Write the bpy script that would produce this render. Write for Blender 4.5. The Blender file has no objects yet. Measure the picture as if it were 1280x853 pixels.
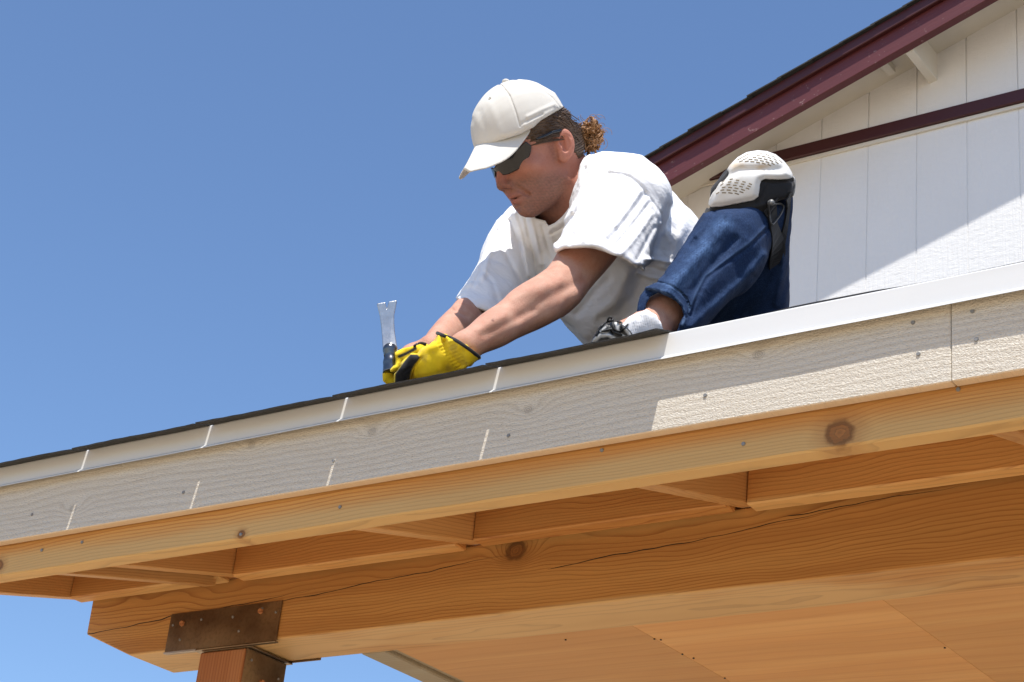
import bpy, bmesh, math, random
import numpy as np
from mathutils import Matrix, Vector, Euler
random.seed(7); RNG = np.random.default_rng(7)
SC = bpy.context.scene
COL = SC.collection

# ------------------------------------------------------------------ camera
CAM = np.array([0.0, -2.054, 1.6])
MC = np.array([[0.81900657, 0.56517307, 0.0990335],
               [-0.17189405, 0.40634547, -0.89740503],
               [-0.54743098, 0.71795735, 0.4299495]])       # rows: image right, image down, forward
FPX = 2314.93
cd = bpy.data.cameras.new('camera'); cam = bpy.data.objects.new('camera', cd); COL.objects.link(cam)
cd.sensor_width = 36; cd.lens = FPX / 1280 * 36; cd.clip_start = 0.05; cd.clip_end = 2000
# re-orthonormalise
_r = MC[0] / np.linalg.norm(MC[0]); _f = MC[2] - _r * (MC[2] @ _r); _f /= np.linalg.norm(_f); _d = np.cross(_f, _r)
MC = np.stack([_r, _d, _f])
cm = Matrix.Identity(4)
for i in range(3):
    cm[i][0] = _r[i]; cm[i][1] = -_d[i]; cm[i][2] = -_f[i]; cm[i][3] = CAM[i]
cam.matrix_world = cm
SC.camera = cam

# ------------------------------------------------------------------ light
SUN = Vector((0.2, -0.35, 1.0)).normalized()
w = bpy.data.worlds.new("World"); SC.world = w; w.use_nodes = True
nt = w.node_tree
sky = nt.nodes.new('ShaderNodeTexSky'); sky.sky_type = 'NISHITA'; sky.sun_disc = False
sky.sun_elevation = math.asin(SUN.z); sky.sun_rotation = math.atan2(SUN.x, SUN.y)
sky.altitude = 300; sky.air_density = 1.0; sky.dust_density = 0.6; sky.ozone_density = 6.5
bg = nt.nodes['Background']; bg.inputs[1].default_value = 0.14
nt.links.new(sky.outputs[0], bg.inputs[0])
sl = bpy.data.lights.new('sun', 'SUN'); sl.energy = 4.8; sl.angle = math.radians(0.53); sl.color = (1.0, 0.955, 0.89)
so = bpy.data.objects.new('sun', sl); COL.objects.link(so)
so.rotation_euler = (-SUN).to_track_quat('-Z', 'Y').to_euler(); so.location = (2, -4, 12)
SC.view_settings.view_transform = 'Standard'; SC.view_settings.look = 'None'
SC.view_settings.exposure = 0.38; SC.view_settings.gamma = 1.0
SC.render.engine = 'CYCLES'
SC.cycles.max_bounces = 10; SC.cycles.diffuse_bounces = 6

# ------------------------------------------------------------------ projections (photo pixels -> place)
def at(x, y, Y):
    r = MC.T @ np.array([(x - 640) / FPX, (y - 426.5) / FPX, 1.0])
    return CAM + r * ((Y - CAM[1]) / r[1])
_pc = [None, None]
def pixels(p):
    if p is _pc[0]: return _pc[1]
    q = (np.asarray(p, np.float32) - CAM.astype(np.float32)) @ MC.T.astype(np.float32)
    f = np.float32(FPX) / q[:, 2]
    _pc[0] = p; _pc[1] = (np.float32(640) + f * q[:, 0], np.float32(426.5) + f * q[:, 1], q[:, 2])
    return _pc[1]

# ------------------------------------------------------------------ node helper
class G:
    """tiny expression builder over math nodes"""
    def __init__(s, m): s.t = m.node_tree; s.n = s.t.nodes; s.l = s.t.links
    def _in(s, sock, v):
        if isinstance(v, V): s.l.new(v.s, sock)
        else: sock.default_value = v
    def math(s, op, a, b=0.0, c=0.0):
        n = s.n.new('ShaderNodeMath'); n.operation = op
        s._in(n.inputs[0], a); s._in(n.inputs[1], b); s._in(n.inputs[2], c)
        return V(s, n.outputs[0])
    def xyz(s, a, b, c):
        n = s.n.new('ShaderNodeCombineXYZ')
        for i, v in enumerate((a, b, c)): s._in(n.inputs[i], v)
        return V(s, n.outputs[0])
    def coords(s, rand=True):
        tc = s.n.new('ShaderNodeTexCoord'); sp = s.n.new('ShaderNodeSeparateXYZ'); s.l.new(tc.outputs['Object'], sp.inputs[0])
        return [V(s, sp.outputs[i]) for i in range(3)]
    def noise(s, vec, scale=1.0, detail=3.0, rough=0.55, dist=0.0, col=False):
        n = s.n.new('ShaderNodeTexNoise'); s.l.new(vec.s, n.inputs['Vector'])
        n.inputs['Scale'].default_value = scale; n.inputs['Detail'].default_value = detail
        n.inputs['Roughness'].default_value = rough; n.inputs['Distortion'].default_value = dist
        return V(s, n.outputs['Color' if col else 'Fac'])
    def voronoi(s, vec, scale, out='Distance'):
        n = s.n.new('ShaderNodeTexVoronoi'); s.l.new(vec.s, n.inputs['Vector']); n.inputs['Scale'].default_value = scale
        return V(s, n.outputs[out])
    def ramp(s, f, stops):
        n = s.n.new('ShaderNodeValToRGB'); s._in(n.inputs[0], f)
        el = n.color_ramp.elements
        while len(el) < len(stops): el.new(0.5)
        for e, (p, c) in zip(el, stops):
            e.position = p; e.color = (*c, 1) if len(c) == 3 else c
        return V(s, n.outputs[0])
    def mix(s, f, a, b, mode='MIX'):
        n = s.n.new('ShaderNodeMix'); n.data_type = 'RGBA'; n.blend_type = mode
        s._in(n.inputs[0], f)
        for i, v in ((6, a), (7, b)):
            if isinstance(v, V): s.l.new(v.s, n.inputs[i])
            else: n.inputs[i].default_value = (*v, 1)
        return V(s, n.outputs[2])
    def attr(s, name, out='Color'):
        n = s.n.new('ShaderNodeAttribute'); n.attribute_name = name
        return V(s, n.outputs[out])
    def rand(s):
        n = s.n.new('ShaderNodeObjectInfo'); return V(s, n.outputs['Random'])
    def bump(s, h, strength=0.5, dist=0.002, normal=None):
        n = s.n.new('ShaderNodeBump'); s._in(n.inputs['Height'], h)
        n.inputs['Strength'].default_value = strength; n.inputs['Distance'].default_value = dist
        if normal: s.l.new(normal.s, n.inputs['Normal'])
        return V(s, n.outputs[0])
class V:
    def __init__(s, g, sock): s.g = g; s.s = sock
    def __add__(a, b): return a.g.math('ADD', a, b)
    __radd__ = __add__
    def __sub__(a, b): return a.g.math('SUBTRACT', a, b)
    def __rsub__(a, b): return a.g.math('SUBTRACT', b, a)
    def __mul__(a, b): return a.g.math('MULTIPLY', a, b)
    __rmul__ = __mul__
    def __truediv__(a, b): return a.g.math('DIVIDE', a, b)
    def __neg__(a): return a.g.math('MULTIPLY', a, -1.0)
    def f(a, op, b=0.0): return a.g.math(op, a, b)
    def clamp(a): return a.g.math('MINIMUM', a.g.math('MAXIMUM', a, 0.0), 1.0)
    def step(a, lo, hi): return ((a - lo) * (1.0 / (hi - lo))).clamp()

def material(name):
    m = bpy.data.materials.new(name); m.use_nodes = True
    g = G(m); g.b = m.node_tree.nodes['Principled BSDF']
    return m, g
def setp(g, **kw):
    for k, v in kw.items():
        k = k.replace('_', ' ')
        sock = g.b.inputs[k]
        if isinstance(v, V): g.l.new(v.s, sock)
        elif isinstance(v, tuple) and len(v) == 3 and sock.type == 'RGBA': sock.default_value = (*v, 1)
        else: sock.default_value = v

def wood(name, light, dark, pith=(-0.05, 0.03), freq=120.0, knots=(), rough=0.62, sap_bounce=None, contrast=1.0, cracks=(), tint=None, stains=()):
    """knots: (x, z, radius) on the face seen; cracks: list of polylines (x,z) approximated by quadratic z=a+bx+cx2 in a span"""
    m, g = material(name)
    x, y, z = g.coords()
    r = g.rand()
    ox = x + r * 17.0
    nv = g.xyz(ox * 1.1, y * 5.0, z * 5.0)
    wob = g.noise(nv, 1.0, 3.0, 0.6) - 0.5
    wob2 = g.noise(g.xyz(ox * 7.0, y * 18.0, z * 18.0), 1.0, 2.0) - 0.5
    wob3 = g.noise(g.xyz(ox * 2.6, y * 9.0, z * 9.0), 1.0, 2.0) - 0.5
    yy = y - pith[0] + wob * 0.045 + wob3 * 0.012
    zz = z - pith[1] + wob * 0.05 + wob2 * 0.004 + wob3 * 0.016
    kn_mask = None
    for (kx, kz, kr) in knots:
        dx = (x - kx); dz = (z - kz)
        q = dx * dx * (1.0 / (kr * 2.6) ** 2) + dz * dz * (1.0 / (kr * 1.7) ** 2)
        e = (q * -1.0).f('EXPONENT')
        zz = zz + e * (kr * 1.2) * 1.0
        yy = yy + e * (kr * 1.6)
        d = (dx * dx * 0.75 + dz * dz).f('SQRT') * (1.0 / kr) + (g.noise(g.xyz(x * 60.0, y * 60.0, z * 60.0), 1.0, 3.0) - 0.5) * 0.9
        mk = d
        kn_mask = mk if kn_mask is None else kn_mask.f('MINIMUM', mk)
    rad = (yy * yy + zz * zz).f('SQRT')
    ph = (rad * freq + g.noise(g.xyz(ox * 0.7, y * 2.0, z * 2.0), 1.0, 1.0) * 3.0).f('FRACT')
    late = ph.step(0.45, 0.92); late = late * late * (1.0 - ph.step(0.93, 1.0))
    fib = g.noise(g.xyz(ox * 6.0, y * 260.0, z * 260.0), 1.0, 2.0, 0.7)
    blotch = g.noise(g.xyz(ox * 1.6, y * 9.0, z * 9.0), 1.0, 3.0)
    c = g.mix((late * (0.9 * contrast)).clamp(), light, dark)
    c = g.mix((fib - 0.35).clamp() * 0.5, c, tuple(v * 0.55 for v in dark))
    bands = g.noise(g.xyz(ox * 0.9, y * 22.0, (z + wob * 0.06) * 22.0), 1.0, 2.0, 0.5)
    c = g.mix(bands.step(0.45, 0.62) * 0.55, c, tuple(a * 0.45 + b * 0.55 for a, b in zip(light, dark)))
    c = g.mix(bands.step(0.46, 0.33) * 0.4, c, (light[0] * 1.08, light[1] * 1.2, light[2] * 1.35))
    if sap_bounce:  # pale low layer: sapwood on the rim, painted bounce light on beam and blocks
        zs, col, wd = sap_bounce
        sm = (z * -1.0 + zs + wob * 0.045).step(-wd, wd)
        sap_bounce_c = g.mix((late * 0.55).clamp(), col, tuple(v * 0.66 for v in col))
        c = g.mix(sm, c, sap_bounce_c)
    c = g.mix((blotch - 0.5).clamp() * 0.9, c, tuple(v * 0.62 for v in light))
    c = g.mix((0.45 - blotch).clamp() * 0.7, c, tuple(min(1, v * 1.25) for v in light))
    if kn_mask is not None:
        inside = 1.0 - kn_mask.step(0.75, 1.25)
        rings = (kn_mask * 2.6 + wob2 * 2.0).f('FRACT')
        kc = g.mix(rings, tuple(v * 0.42 for v in dark), tuple(v * 0.9 for v in dark))
        halo = 1.0 - kn_mask.step(1.0, 2.8)
        c = g.mix(halo * 0.45, c, tuple(v * 0.75 for v in dark))
        c = g.mix(inside * 0.75, c, kc)
        rim = (1.0 - (kn_mask - 1.0).f('ABSOLUTE').step(0.0, 0.45)) * 0.6
        c = g.mix(rim, c, tuple(v * 0.2 for v in dark))
    h = fib * 0.4 + late * 0.35
    for (a, b, cc, x0, x1, th) in cracks:
        d = (z - (x * b + x * x * cc + a) + wob2 * 0.02 + wob * 0.012).f('ABSOLUTE')
        span = x.step(x0, x0 + 0.02) * (1.0 - x.step(x1 - 0.25, x1))
        wv = g.noise(g.xyz(ox * 8, 0.0, 0.0), 1.0, 2.0) * (th * 1.6) * span
        mk = (1.0 - (d / (wv + 1e-5)).step(0.55, 1.0)) * span.step(0.02, 0.1)
        c = g.mix(mk, c, (0.02, 0.012, 0.008)); h = h - mk * 2.0
    if tint: c = g.mix(1.0, c, tint, 'MULTIPLY')
    for (sx, sz, sr, sc) in stains:
        d = ((x - sx) * (x - sx) * 0.12 + (z - sz) * (z - sz)).f('SQRT') + wob2 * 0.01
        c = g.mix((1.0 - d.step(sr * 0.3, sr)) * 0.6, c, sc)
    hv = r * 0.26 + 0.88
    rh = (r * 7.31).f('FRACT')
    c = g.mix(rh * 0.35, c, g.mix(1.0, c, (0.92, 0.80, 0.66), 'MULTIPLY'))
    n = g.n.new('ShaderNodeHueSaturation'); g.l.new(c.s, n.inputs['Color']); g.l.new(hv.s, n.inputs['Value'])
    c = V(g, n.outputs[0])
    setp(g, Base_Color=c, Roughness=rough, Normal=g.bump(h, 0.35, 0.0012))
    g.b.inputs['Specular IOR Level'].default_value = 0.3
    return m

# ------------------------------------------------------------------ object helpers
def tag(o, label=None, cat=None, group=None, kind=None):
    if label: o['label'] = label
    if cat: o['category'] = cat
    if group: o['group'] = group
    if kind: o['kind'] = kind
    return o
def empty(name, loc, label, cat, group=None):
    o = bpy.data.objects.new(name, None); COL.objects.link(o); o.location = loc; o.empty_display_size = 0.1
    return tag(o, label, cat, group)
def link(name, me, mat, parent=None, mw=None, label=None, kind=None):
    o = bpy.data.objects.new(name, me); COL.objects.link(o)
    if mat and not me.materials: me.materials.append(mat)
    if mw is None: mw = Matrix.Identity(4)
    if parent is not None:
        o.parent = parent
        o.matrix_parent_inverse = Matrix.Identity(4)
        pm = WORLD[parent.name].inverted()
        o.matrix_basis = pm @ mw
    else: o.matrix_basis = mw
    WORLD[o.name] = mw.copy()
    if label: o['label'] = label
    if kind: o['kind'] = kind
    return o
WORLD = {}
def thing(name, loc, label, cat, group=None):
    o = empty(name, loc, label, cat, group); WORLD[o.name] = Matrix.Translation(loc); return o
def box_mesh(name, sx, sy, sz, bev=0.002, seg=1):
    bm = bmesh.new(); bmesh.ops.create_cube(bm, size=1.0)
    bmesh.ops.scale(bm, vec=(sx, sy, sz), verts=bm.verts)
    if bev: bmesh.ops.bevel(bm, geom=bm.edges[:], offset=bev, segments=seg, affect='EDGES', profile=0.5)
    me = bpy.data.meshes.new(name); bm.to_mesh(me); bm.free(); return me
def box(name, mat, parent, lo, hi, bev=0.002, rot=None, **kw):
    lo = np.minimum(lo, hi) if rot is None else np.array(lo, float); hi = np.maximum(np.array(hi, float), lo)
    c = Vector((np.array(lo) + np.array(hi)) / 2); s = np.array(hi) - np.array(lo)
    mw = Matrix.Translation(c)
    return link(name, box_mesh(name, *s, bev), mat, parent, mw, **kw)
def beam_between(name, mat, parent, a, b, wd, ht, bev=0.0025, up=(0, 0, 1), **kw):
    """a board whose local X runs from a to b; a,b centre line points; wd across, ht up"""
    a = Vector(a); b = Vector(b); X = (b - a).normalized(); U = Vector(up); Y = U.cross(X).normalized(); Z = X.cross(Y)
    mw = Matrix.Identity(4)
    for i in range(3):
        mw[i][0] = X[i]; mw[i][1] = Y[i]; mw[i][2] = Z[i]; mw[i][3] = ((a + b) / 2)[i]
    return link(name, box_mesh(name, (b - a).length, wd, ht, bev), mat, parent, mw, **kw)
def prism(name, mat, parent, poly, y0, y1, axis='Y', bev=0.0, **kw):
    """extrude an XZ (axis Y) polygon between y0 and y1"""
    c = (np.array(poly).min(0) + np.array(poly).max(0)) / 2
    bm = bmesh.new()
    vs = [bm.verts.new((px - c[0], -(y1 - y0) / 2, pz - c[1])) for px, pz in poly]
    f = bm.faces.new(vs)
    r = bmesh.ops.extrude_face_region(bm, geom=[f])
    bmesh.ops.translate(bm, vec=(0, y1 - y0, 0), verts=[v for v in r['geom'] if isinstance(v, bmesh.types.BMVert)])
    bmesh.ops.recalc_face_normals(bm, faces=bm.faces)
    if bev: bmesh.ops.bevel(bm, geom=bm.edges[:], offset=bev, segments=1, affect='EDGES')
    me = bpy.data.meshes.new(name); bm.to_mesh(me); bm.free()
    return link(name, me, mat, parent, Matrix.Translation((c[0], (y0 + y1) / 2, c[1])), **kw)
def raw_mesh(name, verts, faces, smooth=True):
    me = bpy.data.meshes.new(name); verts = np.asarray(verts, np.float32); faces = np.asarray(faces, np.int32)
    k = faces.shape[1]
    me.vertices.add(len(verts)); me.vertices.foreach_set('co', verts.ravel())
    me.loops.add(faces.size); me.loops.foreach_set('vertex_index', faces.ravel())
    me.polygons.add(len(faces)); me.polygons.foreach_set('loop_start', np.arange(0, faces.size, k, dtype=np.int32))
    me.polygons.foreach_set('use_smooth', np.full(len(faces), smooth))
    me.update(calc_edges=True); me.validate()
    return me
def set_color(me, cols, name='col'):
    a = me.color_attributes.new(name, 'FLOAT_COLOR', 'POINT')
    c = np.ones((len(me.vertices), 4), np.float32); c[:, :3] = cols
    a.data.foreach_set('color', c.ravel())
def tubes(paths, radii, sides=6):
    """several tubes joined: paths list of (n,3), radii list of floats or arrays"""
    VV, FF = [], []; base = 0
    for P_, R_ in zip(paths, radii):
        P_ = np.asarray(P_, float); n = len(P_); R_ = np.broadcast_to(R_, (n,))
        t = np.gradient(P_, axis=0); t /= np.linalg.norm(t, axis=1)[:, None] + 1e-9
        ref = np.array([0.3, 0.2, 0.93]); 
        a = np.cross(t, ref); a /= np.linalg.norm(a, axis=1)[:, None] + 1e-9
        b = np.cross(t, a)
        an = np.linspace(0, 2 * np.pi, sides, endpoint=False)
        ring = P_[:, None] + R_[:, None, None] * (a[:, None] * np.cos(an)[None, :, None] + b[:, None] * np.sin(an)[None, :, None])
        VV.append(ring.reshape(-1, 3))
        i = np.arange(n - 1)[:, None] * sides; j = np.arange(sides)[None]; k = (j + 1) % sides
        FF.append(np.stack([i + j, i + k, i + sides + k, i + sides + j], -1).reshape(-1, 4) + base)
        VV.append(P_[[0, -1]]); e0 = base + n * sides
        jj = np.arange(sides); kk = (jj + 1) % sides
        FF.append(np.stack([np.full(sides, e0), base + kk, base + jj, base + jj], -1)); FF.append(np.stack([np.full(sides, e0 + 1), base + (n - 1) * sides + jj, base + (n - 1) * sides + kk, base + (n - 1) * sides + kk], -1))
        base += n * sides + 2
    return np.concatenate(VV), np.concatenate(FF)
def tube_obj(name, mat, parent, paths, radii, sides=8, **kw):
    v, f = tubes(paths, radii, sides)
    quads = f[f[:, 2] != f[:, 3]]; tris = f[f[:, 2] == f[:, 3]][:, :3]
    me = bpy.data.meshes.new(name); c = v.mean(0)
    me.from_pydata((v - c).tolist(), [], quads.tolist() + tris.tolist()); me.update()
    me.polygons.foreach_set('use_smooth', np.full(len(me.polygons), True))
    return link(name, me, mat, parent, Matrix.Translation(c), **kw)
def spline(pts, n=24):
    """Catmull-Rom through points"""
    p = np.asarray(pts, float); p = np.concatenate([[2 * p[0] - p[1]], p, [2 * p[-1] - p[-2]]])
    s = len(p) - 3; out = []
    for t in np.linspace(0, s - 1e-6, n):
        i = int(t); u = t - i; a, b, c, d = p[i:i + 4]
        out.append(0.5 * (2 * b + (c - a) * u + (2 * a - 5 * b + 4 * c - d) * u * u + (3 * b - a - 3 * c + d) * u ** 3))
    return np.array(out)

# ================================================================== SETTING
# ---- ground
m_ground, g = material('dry_sandy_ground')
x, y, z = g.coords()
v = g.xyz(x, y, z)
c = g.mix(g.noise(v, 0.6, 5.0), (0.42, 0.33, 0.22), (0.62, 0.49, 0.335))
c = g.mix((g.noise(v, 22.0, 4.0) - 0.4).clamp(), c, (0.25, 0.2, 0.15))
setp(g, Base_Color=c, Roughness=0.95, Normal=g.bump(g.noise(v, 30.0, 5.0), 0.6, 0.02))
bm = bmesh.new(); bmesh.ops.create_grid(bm, x_segments=8, y_segments=8, size=300)
me = bpy.data.meshes.new('ground'); bm.to_mesh(me); bm.free()
tag(link('ground', me, m_ground), kind='structure')

# ---- paints and metals
def paint(name, col, rough=0.5, grain=0.3, axis=0, wear=None, scale=1.0):
    m, g = material(name)
    x, y, z = g.coords(); r = g.rand()
    s = [90.0, 90.0, 90.0]; s[axis] = 5.0
    v = g.xyz(x * s[0] + r * 31.0, y * s[1], z * s[2])
    n = g.noise(v, 1.0 * scale, 3.0, 0.6)
    n2 = g.noise(g.xyz(x + r * 9.0, y, z), 7.0, 4.0)
    c = g.mix((n2 - 0.35).clamp(), col, tuple(a * 0.8 for a in col))
    if wear:
        k = g.noise(g.xyz(x * 34.0 + r * 5.0, y * 34.0, z * 34.0), 1.0, 4.0, 0.7)
        c = g.mix((k.step(0.62, 0.7) * n.step(0.45, 0.6)), c, wear)
    setp(g, Base_Color=c, Roughness=rough, Normal=g.bump(n * 0.7 + n2 * 0.3, grain, 0.002))
    return m
m_maroon = paint('maroon_paint_worn', (0.105, 0.020, 0.021), 0.5, 0.8, 0, (0.33, 0.21, 0.19))
m_maroon_trim = paint('maroon_paint_smooth', (0.058, 0.011, 0.011), 0.45, 0.2, 0)
m_white = paint('white_soffit_paint', (0.70, 0.66, 0.57), 0.6, 0.25, 0)
m_dark_shingle, g = material('asphalt_shingle')
x, y, z = g.coords(); v = g.xyz(x, y, z)
gn = g.voronoi(v, 420.0, 'Color')
c = g.mix(g.noise(v, 300.0, 2.0), (0.008, 0.008, 0.008), (0.045, 0.042, 0.038))
c = g.mix((g.noise(v, 5.0, 3.0) - 0.4).clamp(), c, (0.02, 0.02, 0.02))
setp(g, Base_Color=c, Roughness=0.95, Normal=g.bump(g.noise(v, 350.0, 2.0), 0.9, 0.002))
m_felt, g = material('black_felt_paper'); setp(g, Base_Color=(0.02, 0.02, 0.022), Roughness=0.85)

# siding: white rough-sawn panel, strong vertical grain
m_siding, g = material('white_siding_paint')
x, y, z = g.coords(); r = g.rand()
wv = g.noise(g.xyz(x * 5.0 + r * 20.0, y, z * 1.1), 1.0, 3.0) - 0.5
n = g.noise(g.xyz((x + wv * 0.05) * 95.0 + r * 50.0, y, z * 5.5), 1.0, 4.0, 0.65)
k = g.noise(g.xyz(x * 26.0 + r * 50.0, y, z * 60.0), 1.0, 4.0, 0.7)
c = g.mix((g.noise(g.xyz(x + r * 7.0, y, z), 3.0, 4.0) - 0.4).clamp() * 0.7, (0.79, 0.785, 0.765), (0.71, 0.695, 0.655))
setp(g, Base_Color=c, Roughness=0.55, Normal=g.bump(n * 0.7 + k * 0.6, 0.8, 0.0045))

# ---- gable house behind
YW = 3.685; OV = 0.27
house = thing('house', (-1.0, YW, 0.0), 'white gabled house with maroon rake boards and a maroon trim band, behind the porch roof', 'house')
def rake_z(X, c): return c + (X if X < 1.5 else 3.0 - X) / 3.0
gx0 = -2.5165; pitch = 0.2044
xs = [gx0 + pitch * i for i in range(-6, 40)]
xs = [a for a in xs if a < 6.6]
edges = [-3.75] + [a for a in xs if a > -3.70] + [6.7]
joint_z = 5.592
shared = {}
for i in range(len(edges) - 1):
    xa, xb = edges[i] + 0.0028, edges[i + 1] - 0.0028
    if xa < 1.5 < xb: continue_top = True
    # upper and lower sheet
    for k, (zlo, zhi) in enumerate(((0.0, joint_z - 0.002), (joint_z + 0.006, None))):
        za = rake_z(xa, 6.737); zb = rake_z(xb, 6.737)
        if zhi is None and min(za, zb) < zlo + 0.01:
            if max(za, zb) < zlo + 0.01: continue
        if zhi is None:
            poly = [(xa, zlo), (xb, zlo), (xb, max(zb, zlo + .001)), (xa, max(za, zlo + .001))]
            if xa < 1.5 < xb: poly = [(xa, zlo), (xb, zlo), (xb, zb), (1.5, rake_z(1.5, 6.737)), (xa, za)]
        else:
            poly = [(xa, zlo), (xb, zlo), (xb, min(zhi, zb)), (xa, min(zhi, za))]
        prism('siding_board', m_siding, house, poly, YW - (0.0 if k == 0 else 0.003), YW + 0.012)
prism('gable_wall', m_siding, house, [(-3.75, 0), (6.7, 0), (6.7, rake_z(6.7, 6.735)), (1.5, rake_z(1.5, 6.735)), (-3.75, rake_z(-3.75, 6.735))], YW + 0.0026, YW + 0.16)
box('side_wall', m_siding, house, (-3.745, YW + 0.16, 0), (-3.6, YW + 9, 5.35)); box('side_wall', m_siding, house, (6.55, YW + 0.16, 0), (6.695, YW + 9, 5.35))
box('trim_band', m_maroon_trim, house, (-3.76, YW - 0.024, 5.594), (6.71, YW - 0.0035, 5.650), 0.003)
box('flashing', m_white, house, (-3.755, YW - 0.012, 5.577), (6.705, YW - 0.0005, 5.5925), 0.001)
def rake_board(name, mat, ct, cb, y0, y1, xa=-4.0, xb=1.5, bev=0.002, side=-1):
    f = lambda X, c: rake_z(X, c)
    if side < 0: poly = [(xa, f(xa, cb)), (xb, f(xb, cb)), (xb, f(xb, ct)), (xa, f(xa, ct))]
    else: poly = [(3 - xa, f(3 - xa, ct)), (3 - xb, f(3 - xb, ct)), (3 - xb, f(3 - xb, cb)), (3 - xa, f(3 - xa, cb))]
    # build along its own slope so the grain runs along the board
    a = np.array([xa, (y0 + y1) / 2, (f(xa, ct) + f(xa, cb)) / 2]); b = np.array([xb, (y0 + y1) / 2, (f(xb, ct) + f(xb, cb)) / 2])
    if side > 0: a[0], b[0] = 3 - a[0], 3 - b[0]
    ht = (ct - cb) * math.cos(math.atan(1 / 3))
    return beam_between(name, mat, house, a, b, y1 - y0, ht, bev)
for sd in (-1, 1):
    rake_board('rake_board', m_maroon, 6.752, 6.616, YW - OV, YW - OV + 0.038, side=sd)
    rake_board('rake_trim', m_maroon_trim, 6.770, 6.722, YW - OV - 0.021, YW - OV - 0.0005, side=sd, bev=0.003)
    rake_board('soffit', m_white, 6.752, 6.737, YW - OV + 0.040, YW + 9.2, side=sd)
# roof courses: every shingle edge along the rake is its own piece
sh_me = {}
for sd in (-1, 1):
    n = 42
    for i in range(n):
        xa = -4.03 + i * 0.132; xb = xa + 0.15
        if xb > 1.52: break
        a = np.array([xa, 0, rake_z(xa, 6.770) + 0.006]); b = np.array([xb, 0, rake_z(xb, 6.770) + 0.002])
        yc0, yc1 = YW - OV - 0.034 - RNG.uniform(0, .008), YW + 9.2
        a[1] = b[1] = (yc0 + yc1) / 2
        if sd > 0: a[0], b[0] = 3 - a[0], 3 - b[0]
        beam_between('shingle_course', m_dark_shingle, house, a, b, yc1 - yc0, 0.006, 0.0, (0, 0, 1))
# lookouts under the soffit
for xl in (-2.4475, -0.62, 1.3):
    zt = rake_z(xl, 6.7365)
    prism('lookout', m_white, house, [(xl - .016, zt - .127), (xl + .016, zt - .119), (xl + .016, zt + .004), (xl - .016, zt - .007)], YW - OV + 0.039, YW - 0.001, bev=0.0015)
    prism('nailing_strip', m_white, house, [(xl - .166, zt - .083), (xl - .134, zt - .075), (xl - .134, zt - .046), (xl - .166, zt - .056)], YW - OV + 0.039, YW - 0.06, bev=0.0015)

# ---- porch
porch = thing('porch', (-1.5, 0.75, 0.0), 'unfinished timber porch roof on a post, with primed fascia and white drip edge', 'porch roof')
XL, XR = -3.36, 1.6
PT = 0.2642                                     # rise per metre of the roof
fir_rim = wood('fir_rim_board', (0.62, 0.335, 0.10), (0.37, 0.135, 0.03), (-0.03, 0.10), 170.0, [(-1.024 - (XL + XR) / 2, -0.0745, 0.0155), (-2.111 - (XL + XR) / 2, -0.088, 0.006), (-2.72 - (XL + XR) / 2, -0.075, 0.009)], sap_bounce=(-0.066, (0.58, 0.375, 0.15), 0.010))
fir_block = wood('fir_blocking', (0.60, 0.30, 0.09), (0.35, 0.13, 0.034), (0.045, 0.075), 180.0, [(-0.11, 0.005, 0.009)], sap_bounce=(-0.0765, (0.62, 0.38, 0.15), 0.003))  # pale bottom edge: light bounced off the ground, put into the colour
fir_rafter = wood('fir_rafter', (0.58, 0.32, 0.115), (0.36, 0.155, 0.045), (0.05, 0.06), 180.0, [(-1.5, 0.0, 0.011), (-1.05, -.03, .008)])
BZ0, BZ1, BY0, BY1 = 2.664, 2.815, 0.72, 0.862
bx0, bx1 = -3.247, 1.55; bxc = (bx0 + bx1) / 2; bzc = (BZ0 + BZ1) / 2
fir_beam = wood('fir_beam', (0.61, 0.32, 0.095), (0.33, 0.13, 0.033), (0.02, 0.095), 165.0, sap_bounce=(-0.0735, (0.66, 0.43, 0.19), 0.003), knots= [(-2.049 - bxc, 2.792 - bzc, 0.017)],  # pale underside and ragged edge; ground bounce light is painted into it
    cracks=[(2.727 - bzc - 0.0 + 0.06 * (bx0 - bxc) * -1 * 1.0 - 0.0, 0.06, 0.0, bx0 - bxc - .05, -2.55 - bxc, 0.0016),
            (2.752 - bzc - 0.062 * (-2.62 - bxc), 0.062, 0.0, -2.66 - bxc, -2.02 - bxc, 0.0015),
            (2.745 - bzc - 0.075 * (-1.95 - bxc), 0.075, 0.0, -1.97 - bxc, -1.30 - bxc, 0.0015),
            (2.79 - bzc - 0.03 * (-1.46 - bxc), 0.03, 0.0, -1.47 - bxc, -1.10 - bxc, 0.0015)])
fir_post = wood('fir_post', (0.44, 0.19, 0.075), (0.24, 0.075, 0.025), (-0.20, 0.0), 125.0)
ply = wood('fir_plywood', (0.64, 0.35, 0.125), (0.54, 0.26, 0.085), (0.02, 0.9), 34.0, contrast=0.7)
grey_lumber = wood('weathered_lumber', (0.36, 0.30, 0.20), (0.26, 0.2, 0.12), (0.06, 0.06), 90.0, contrast=0.5)

# beam: chamfered left end, drawn as one outline
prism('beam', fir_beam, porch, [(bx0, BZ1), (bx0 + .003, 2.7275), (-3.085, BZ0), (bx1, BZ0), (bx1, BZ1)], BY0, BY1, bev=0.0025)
# knob-topped right end carries on past the frame to a second post
for px_ in (-2.873, 1.2):
    post = beam_between('post', fir_post, porch, (px_ + .067, 0.792, 0.0), (px_ + .067, 0.792, BZ0 - 0.0085), 0.134, 0.134, 0.004, up=(0, 1, 0))
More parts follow.
